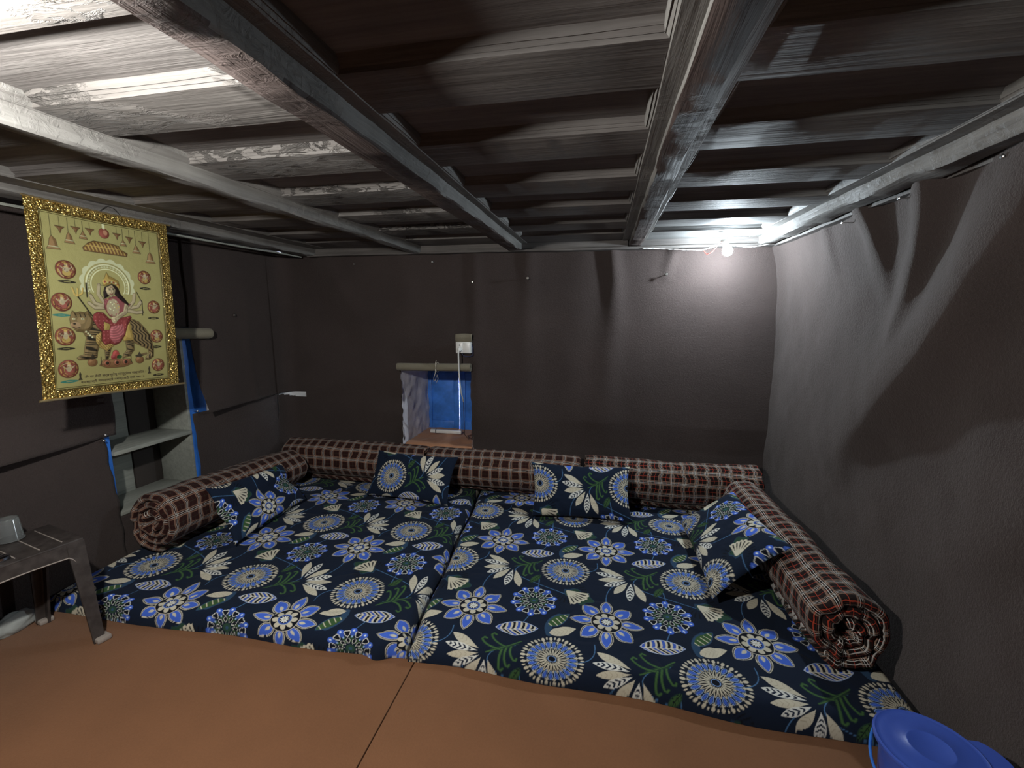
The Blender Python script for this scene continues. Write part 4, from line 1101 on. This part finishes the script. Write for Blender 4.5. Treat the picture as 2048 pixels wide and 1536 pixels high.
# ------------------------------------------------------------------ nails
NAILS = [
    ((-2.722, 1.965, .815), (1, 0, 0), 'upper bright nail pinning the felt edge beside the blue shelf edge'),
    ((-2.735, 1.962, .783), (1, 0, 0), 'lower bright nail pinning the felt edge beside the blue shelf edge'),
    ((-2.728, 2.563, .822), (1, 0, 0), 'bright nail pinning the felt at the right side of the wall shelf'),
    ((-2.02, 3.488, 1.878), (0, -1, 0), 'bright nail high on the far wall, nearest the left corner'),
    ((-1.345, 3.485, 1.883), (0, -1, 0), 'bright nail high on the far wall, above the window'),
    ((-1.02, 3.482, 1.725), (0, -1, 0), 'tiny nail on the far wall above the white socket box'),
    ((-.583, 3.470, 1.748), (0, -1, 0), 'dark nail puckering the felt near the middle of the far wall'),
    ((.412, 3.455, 1.760), (0, -1, 0), 'large dark nail in the far wall felt, left of the lit bulb'),
    ((1.085, 2.49, 1.912), (-1, 0, 0), 'nail pinning the right wall felt under the beam, nearest the bulb'),
    ((1.085, 2.07, 1.925), (-1, 0, 0), 'nail pinning the right wall felt under the beam, between two folds'),
    ((1.085, 1.605, 1.93), (-1, 0, 0), 'nail pinning the right wall felt under the beam, nearest the viewer'),
    ((-2.722, 2.95, 1.47), (1, 0, 0), 'dark nail poking from the left wall felt between scroll and corner'),
]
for k, (p, d_, lb) in enumerate(NAILS):
    big = k in (6, 7, 11)
    mb = MB()
    R_ = Vector((0, 0, 1)).rotation_difference(Vector(d_)).to_matrix().to_4x4()
    s_ = 1.6 if big else 1.0
    mb.lathe([(0.002 * s_, -.05), (.002 * s_, .008 * s_), (.0065 * s_, .008 * s_), (.0075 * s_, .010 * s_), (.005 * s_, .013 * s_), (0, .0135 * s_)], p, 12, R_)
    tag(mb.build('nail', DARKIRON if big else IRON), lb, 'nail', 'nails holding the felt')

# ------------------------------------------------------------------ light bulb, holder and wire
lb = thing('light_bulb', 'lit white light bulb hanging by the far right corner under the beams', 'light bulb', tuple(BULB_A))
def bulb(c, mat, root):
    mb = MB(); pr = [(0, -.031)] + [(.031 * math.sin(q), -.031 * math.cos(q)) for q in np.linspace(.15, 2.45, 16)] + [(.017, .034), (.0155, .042)]
    mb.lathe(pr, c, 28, Matrix.Rotation(-.35, 4, 'Y')); return under(mb.build('globe', mat), root)
area = 4 * PI * .031 ** 2
bulb(BULB_A, mat_emit('lit bulb', COLOR_A, POWER_A / (PI * area)), lb)
mb = MB(); mb.lathe([(.0165, .038), (.0195, .042), (.0205, .075), (.017, .080), (0, .080)], BULB_A, 24, Matrix.Rotation(-.35, 4, 'Y')); part('holder', mb, WHITEP, lb)
mb = MB()
q0 = BULB_A + Vector((-.027, 0, .072))
mb.tube([q0, q0 + Vector((-.03, -.01, -.03)), q0 + Vector((-.065, -.01, -.075)), q0 + Vector((-.095, .0, -.09)), q0 + Vector((-.115, .01, -.065))], .0022, 7)
part('red_lead', mb, CORDR, lb)
mb = MB()
A_ = [Vector((.24, 3.41, 1.938)), Vector((.40, 3.405, 1.928)), Vector((.56, 3.37, 1.914)), Vector((.62, 3.345, 1.908)), Vector((.685, 3.335, 1.925)), Vector((.725, 3.33, 1.935)), Vector((.80, 3.335, 1.93)), Vector((.94, 3.37, 1.925)), Vector((1.06, 3.41, 1.945))]
def spline(P_, m=14):
    out = []
    for i in range(len(P_) - 1):
        p0, p1, p2, p3 = P_[max(i - 1, 0)], P_[i], P_[i + 1], P_[min(i + 2, len(P_) - 1)]
        for t in np.linspace(0, 1, m, endpoint=False):
            t = float(t); out.append(.5 * ((2 * p1) + (p2 - p0) * t + (2 * p0 - 5 * p1 + 4 * p2 - p3) * t * t + (3 * p1 - p0 - 3 * p2 + p3) * t ** 3))
    return out + [P_[-1]]
sp = spline(A_)
for ph in (0, PI):
    mb.tube([p + Vector((0, math.cos(i * .9 + ph), math.sin(i * .9 + ph))) * .0022 for i, p in enumerate(sp)], .0019, 6)
o = mb.build('electric_wire', CORDW); tag(o, 'twisted white wire strung along the far wall beams to the lit bulb', 'wire')
lb2 = thing('light_bulb', 'second lit bulb hanging between the beams behind the viewer', 'light bulb', tuple(BULB_B))
bulb(BULB_B, mat_emit('lit bulb warm', COLOR_B, POWER_B / (PI * area)), lb2)
mb = MB(); mb.lathe([(.0165, .038), (.0195, .042), (.0205, .075), (.017, .080), (.003, .080), (.003, .205), (0, .205)], BULB_B, 24, Matrix.Rotation(-.35, 4, 'Y')); part('holder', mb, WHITEP, lb2)

# ------------------------------------------------------------------ plastic stool with things on it
STP = NT('dark brown plastic')
co = STP.coord()
STP.set(Base_Color=STP.ramp(STP.noise(co, 30, 5), [(.35, (.030, .024, .022)), (.75, (.060, .050, .046))]), Roughness=STP.math('ADD', STP.math('MULTIPLY', STP.noise(co, 18, 4), .4), .22))
STP.bump(STP.noise(co, 90, 4), .15, .003)
STP = STP.m
RIBM = mat_plain('worn plastic with painted rib light', (.30, .26, .23), .4)  # pale seat ribs: light on their edges painted as colour; feet worn
st = thing('plastic_stool', 'dark brown plastic stool against the left wall beside the bed', 'stool', (-2.303, 1.515, 0))
SX0, SX1, SY0, SY1, SZ = -2.620, -2.303, 1.095, 1.515, .480
mb = MB(); mb.box(SX0, SX1, SY0, SY1, SZ - .014, SZ, .006); part('seat', mb, STP, st)
for k in range(5):
    y_ = 1.150 + .075 * k
    mb = MB(); mb.box(SX0 + .035, SX1 - .03, y_ - .0022, y_ + .0022, SZ - .001, SZ + .0022, .001); part('seat_rib', mb, RIBM, st)
def apron(a0, a1, fn, arch=.05, z1=SZ - .008, z0=SZ - .075):
    """a wall with an arched lower edge; fn(t, z, depth) gives the point"""
    n = 30; vs = []
    for d_ in (0, 1):
        for i in range(n + 1):
            t = i / n; zz = z0 - .10 * max(0, abs(2 * t - 1) - .72) / .28 * (1 if True else 0) + .012 * (1 - (2 * t - 1) ** 2)
            vs.append(fn(t, zz, d_)); vs.append(fn(t, z1, d_))
    N = 2 * (n + 1); fs = []
    for i in range(n):
        a = 2 * i; fs += [(a, a + 2, a + 3, a + 1), (N + a, N + a + 1, N + a + 3, N + a + 2), (a, N + a, N + a + 2, a + 2), (a + 1, a + 3, N + a + 3, N + a + 1)]
    fs += [(0, 1, N + 1, N), (2 * n, N + 2 * n, N + 2 * n + 1, 2 * n + 1)]
    return vs, fs
out_ = lambda z: (SZ - z) * .16
for nm, fn in (('apron', lambda t, z, d_: (SX1 + out_(z) * .9 - .006 * d_ - .002, SY0 + (SY1 - SY0) * t, z)), ('apron', lambda t, z, d_: (SX0 - out_(z) * .1 + .006 * d_ + .002, SY0 + (SY1 - SY0) * t, z)),
               ('apron', lambda t, z, d_: (SX0 + (SX1 - SX0) * t, SY1 + out_(z) * .4 - .006 * d_ - .002, z)), ('apron', lambda t, z, d_: (SX0 + (SX1 - SX0) * t, SY0 - out_(z) * .4 + .006 * d_ + .002, z))):
    mb = MB(); mb.add(*apron(0, 1, fn)); part(nm, mb, STP, st)
mb = MB()
pts = []
for i in range(31):
    t = .10 + .80 * i / 30; zz = SZ - .075 - .10 * max(0, abs(2 * t - 1) - .72) / .28 + .012 * (1 - (2 * t - 1) ** 2)
    pts.append((SX1 + out_(zz) * .9, SY0 + (SY1 - SY0) * t, zz))
mb.tube(pts, .0028, 6); part('apron_rim', mb, RIBM, st)
def stool_leg(cx, cy, fx, fy, w):
    """hollow L-shaped tapering leg from the seat corner to the foot"""
    mb = MB(); n = 10; vs = []
    sx = 1 if cx > -2.45 else -1; sy = 1 if cy > 1.3 else -1
    for i in range(n + 1):
        t = i / n; x = cx + (fx - cx) * t; y = cy + (fy - cy) * t; z = SZ - .008 - (SZ - .010) * t
        ww = w * (1 - .35 * t); th = .010
        for a, b in ((0, 0), (-ww, 0), (-ww, -th), (-th * 1.5, -th), (-th, -th * 1.5), (-th, -ww), (0, -ww)):
            vs.append((x + a * sx, y + b * sy, z))
    m_ = 7; fs = [(i * m_ + k, i * m_ + (k + 1) % m_, (i + 1) * m_ + (k + 1) % m_, (i + 1) * m_ + k) for i in range(n) for k in range(m_)]
    fs += [tuple(range(m_)), tuple(n * m_ + k for k in range(m_))[::-1]]
    mb.add(vs, fs); lg = part('leg', mb, STP, st)
    mb = MB(); mb.box(min(fx + .022 * sx, fx - .036 * sx), max(fx + .022 * sx, fx - .036 * sx), min(fy + .018, fy - .038), max(fy + .018, fy - .038), .0, .024, .008)
    fo = mb.build('foot', RIBM); fo.parent = lg
stool_leg(SX1, SY1, SX1 + .088, SY1 - .012, .064); stool_leg(SX1, SY0, SX1 + .088, SY0 - .02, .064)
stool_leg(SX0, SY1 - .03, SX0 - .015, SY1 - .06, .06); stool_leg(SX0, SY0, SX0 - .005, SY0 - .02, .06)
st.rotation_euler.z = -.225
# tumbler upside down
GL = NT('clear plastic'); GL.set(Base_Color=(.88, .92, .92), Roughness=.10, Transmission_Weight=.92, IOR=1.35, Specular_IOR_Level=.6)
mb = MB()
mb.lathe([(.046, 0), (.048, .002), (.0475, .006), (.044, .010), (.036, .098), (.033, .102), (0, .1025), (0, .0985), (.031, .098), (.0345, .094), (.0425, .008), (.0445, .003), (.046, 0)], (-2.594, 1.427, SZ + .0025), 36)
o = mb.build('tumbler', GL.m); tag(o, 'clear plastic tumbler standing upside down on the dark stool', 'tumbler')
mb = MB()
mb.lathe([(0, 0), (.022, 0), (.028, .008), (.027, .017), (.020, .021), (.016, .018), (0, .017)], (-2.412, 1.285, SZ + .001), 28)
o = mb.build('small_tin', mat_plain('polished steel', (.55, .6, .65), .12, 1.)); tag(o, 'small round shiny tin near the outer edge of the dark stool', 'tin')
# pale bundle standing in for a pale patch behind the stool's legs
bm = bmesh.new(); bmesh.ops.create_icosphere(bm, subdivisions=4, radius=1)
for q in bm.verts:
    c_ = q.co; s_ = 1 + .18 * mnoise.noise(c_ * 2.2)
    q.co = Vector((-2.690 + .030 * c_.x * s_, 1.44 + .085 * c_.y * s_, max(.001, .04 + .055 * c_.z * s_)))
mb = MB(); mb.addbm(bm)
o = mb.build('pale_bundle', mat_plain('plain pale grey', (.36, .38, .365), .8, 0, .1, .4, 30)); tag(o, 'plain pale grey bundle on the floor beneath the dark stool', 'cloth')

# ------------------------------------------------------------------ blue bucket with lid
BP = NT('blue plastic'); co = BP.coord()
BP.set(Base_Color=BP.ramp(BP.noise(co, 5, 2), [(.3, (.040, .085, .40)), (.7, (.055, .11, .48))]), Roughness=.28, Subsurface_Weight=.05); BP = BP.m
CB = (.930, 1.305, 0); LZ = .300
bk = thing('lidded_bucket', 'blue plastic bucket with closed lid beside the right wall at the foot of the bed', 'bucket', CB)
mb = MB(); mb.lathe([(0, .0), (.088, 0), (.094, .006), (.098, .05), (.112, LZ - .03), (.118, LZ - .028), (.118, LZ - .012), (.108, LZ - .012), (.104, LZ - .03), (.088, .01), (0, .008)], CB, 48); part('body', mb, BP, bk)
mb = MB(); mb.lathe([(.119, LZ - .018), (.127, LZ - .017), (.130, LZ - .010), (.129, LZ - .004), (.124, LZ - .001), (.119, LZ - .003), (.112, LZ - .002), (.095, LZ - .0005), (.056, LZ + .0005), (.054, LZ + .0018), (.050, LZ + .0018), (.048, LZ + .0010), (0, LZ + .0014)], CB, 64); ld = part('lid', mb, BP, bk)
mb = MB(); n = 12; vs = []
for i in range(n + 1):
    a = -.55 + 1.0 * i / n; ww = .145 + .042 * math.sin(PI * i / n) ** .6 if 0 < i < n else .132
    for r_, dz in ((.122, -.006), (ww, -.010), (ww, -.022), (.122, -.014)):
        vs.append((CB[0] + r_ * math.cos(a), CB[1] + r_ * math.sin(a), LZ + dz))
mb.add(vs, [(i * 4 + k, i * 4 + (k + 1) % 4, i * 4 + 4 + (k + 1) % 4, i * 4 + 4 + k) for i in range(n) for k in range(4)] + [(0, 1, 2, 3), (n * 4 + 3, n * 4 + 2, n * 4 + 1, n * 4)])
o = mb.build('lid_tab', BP); o.parent = ld
mb = MB()
mb.tube([(CB[0] + .128 * math.cos(a), CB[1] + .128 * math.sin(a), LZ - .045 - .06 * math.sin((a - 2.4) / 2.2 * PI)) for a in np.linspace(2.4, 4.6, 18)], .004, 8); part('bail_handle', mb, BLUEP, bk)
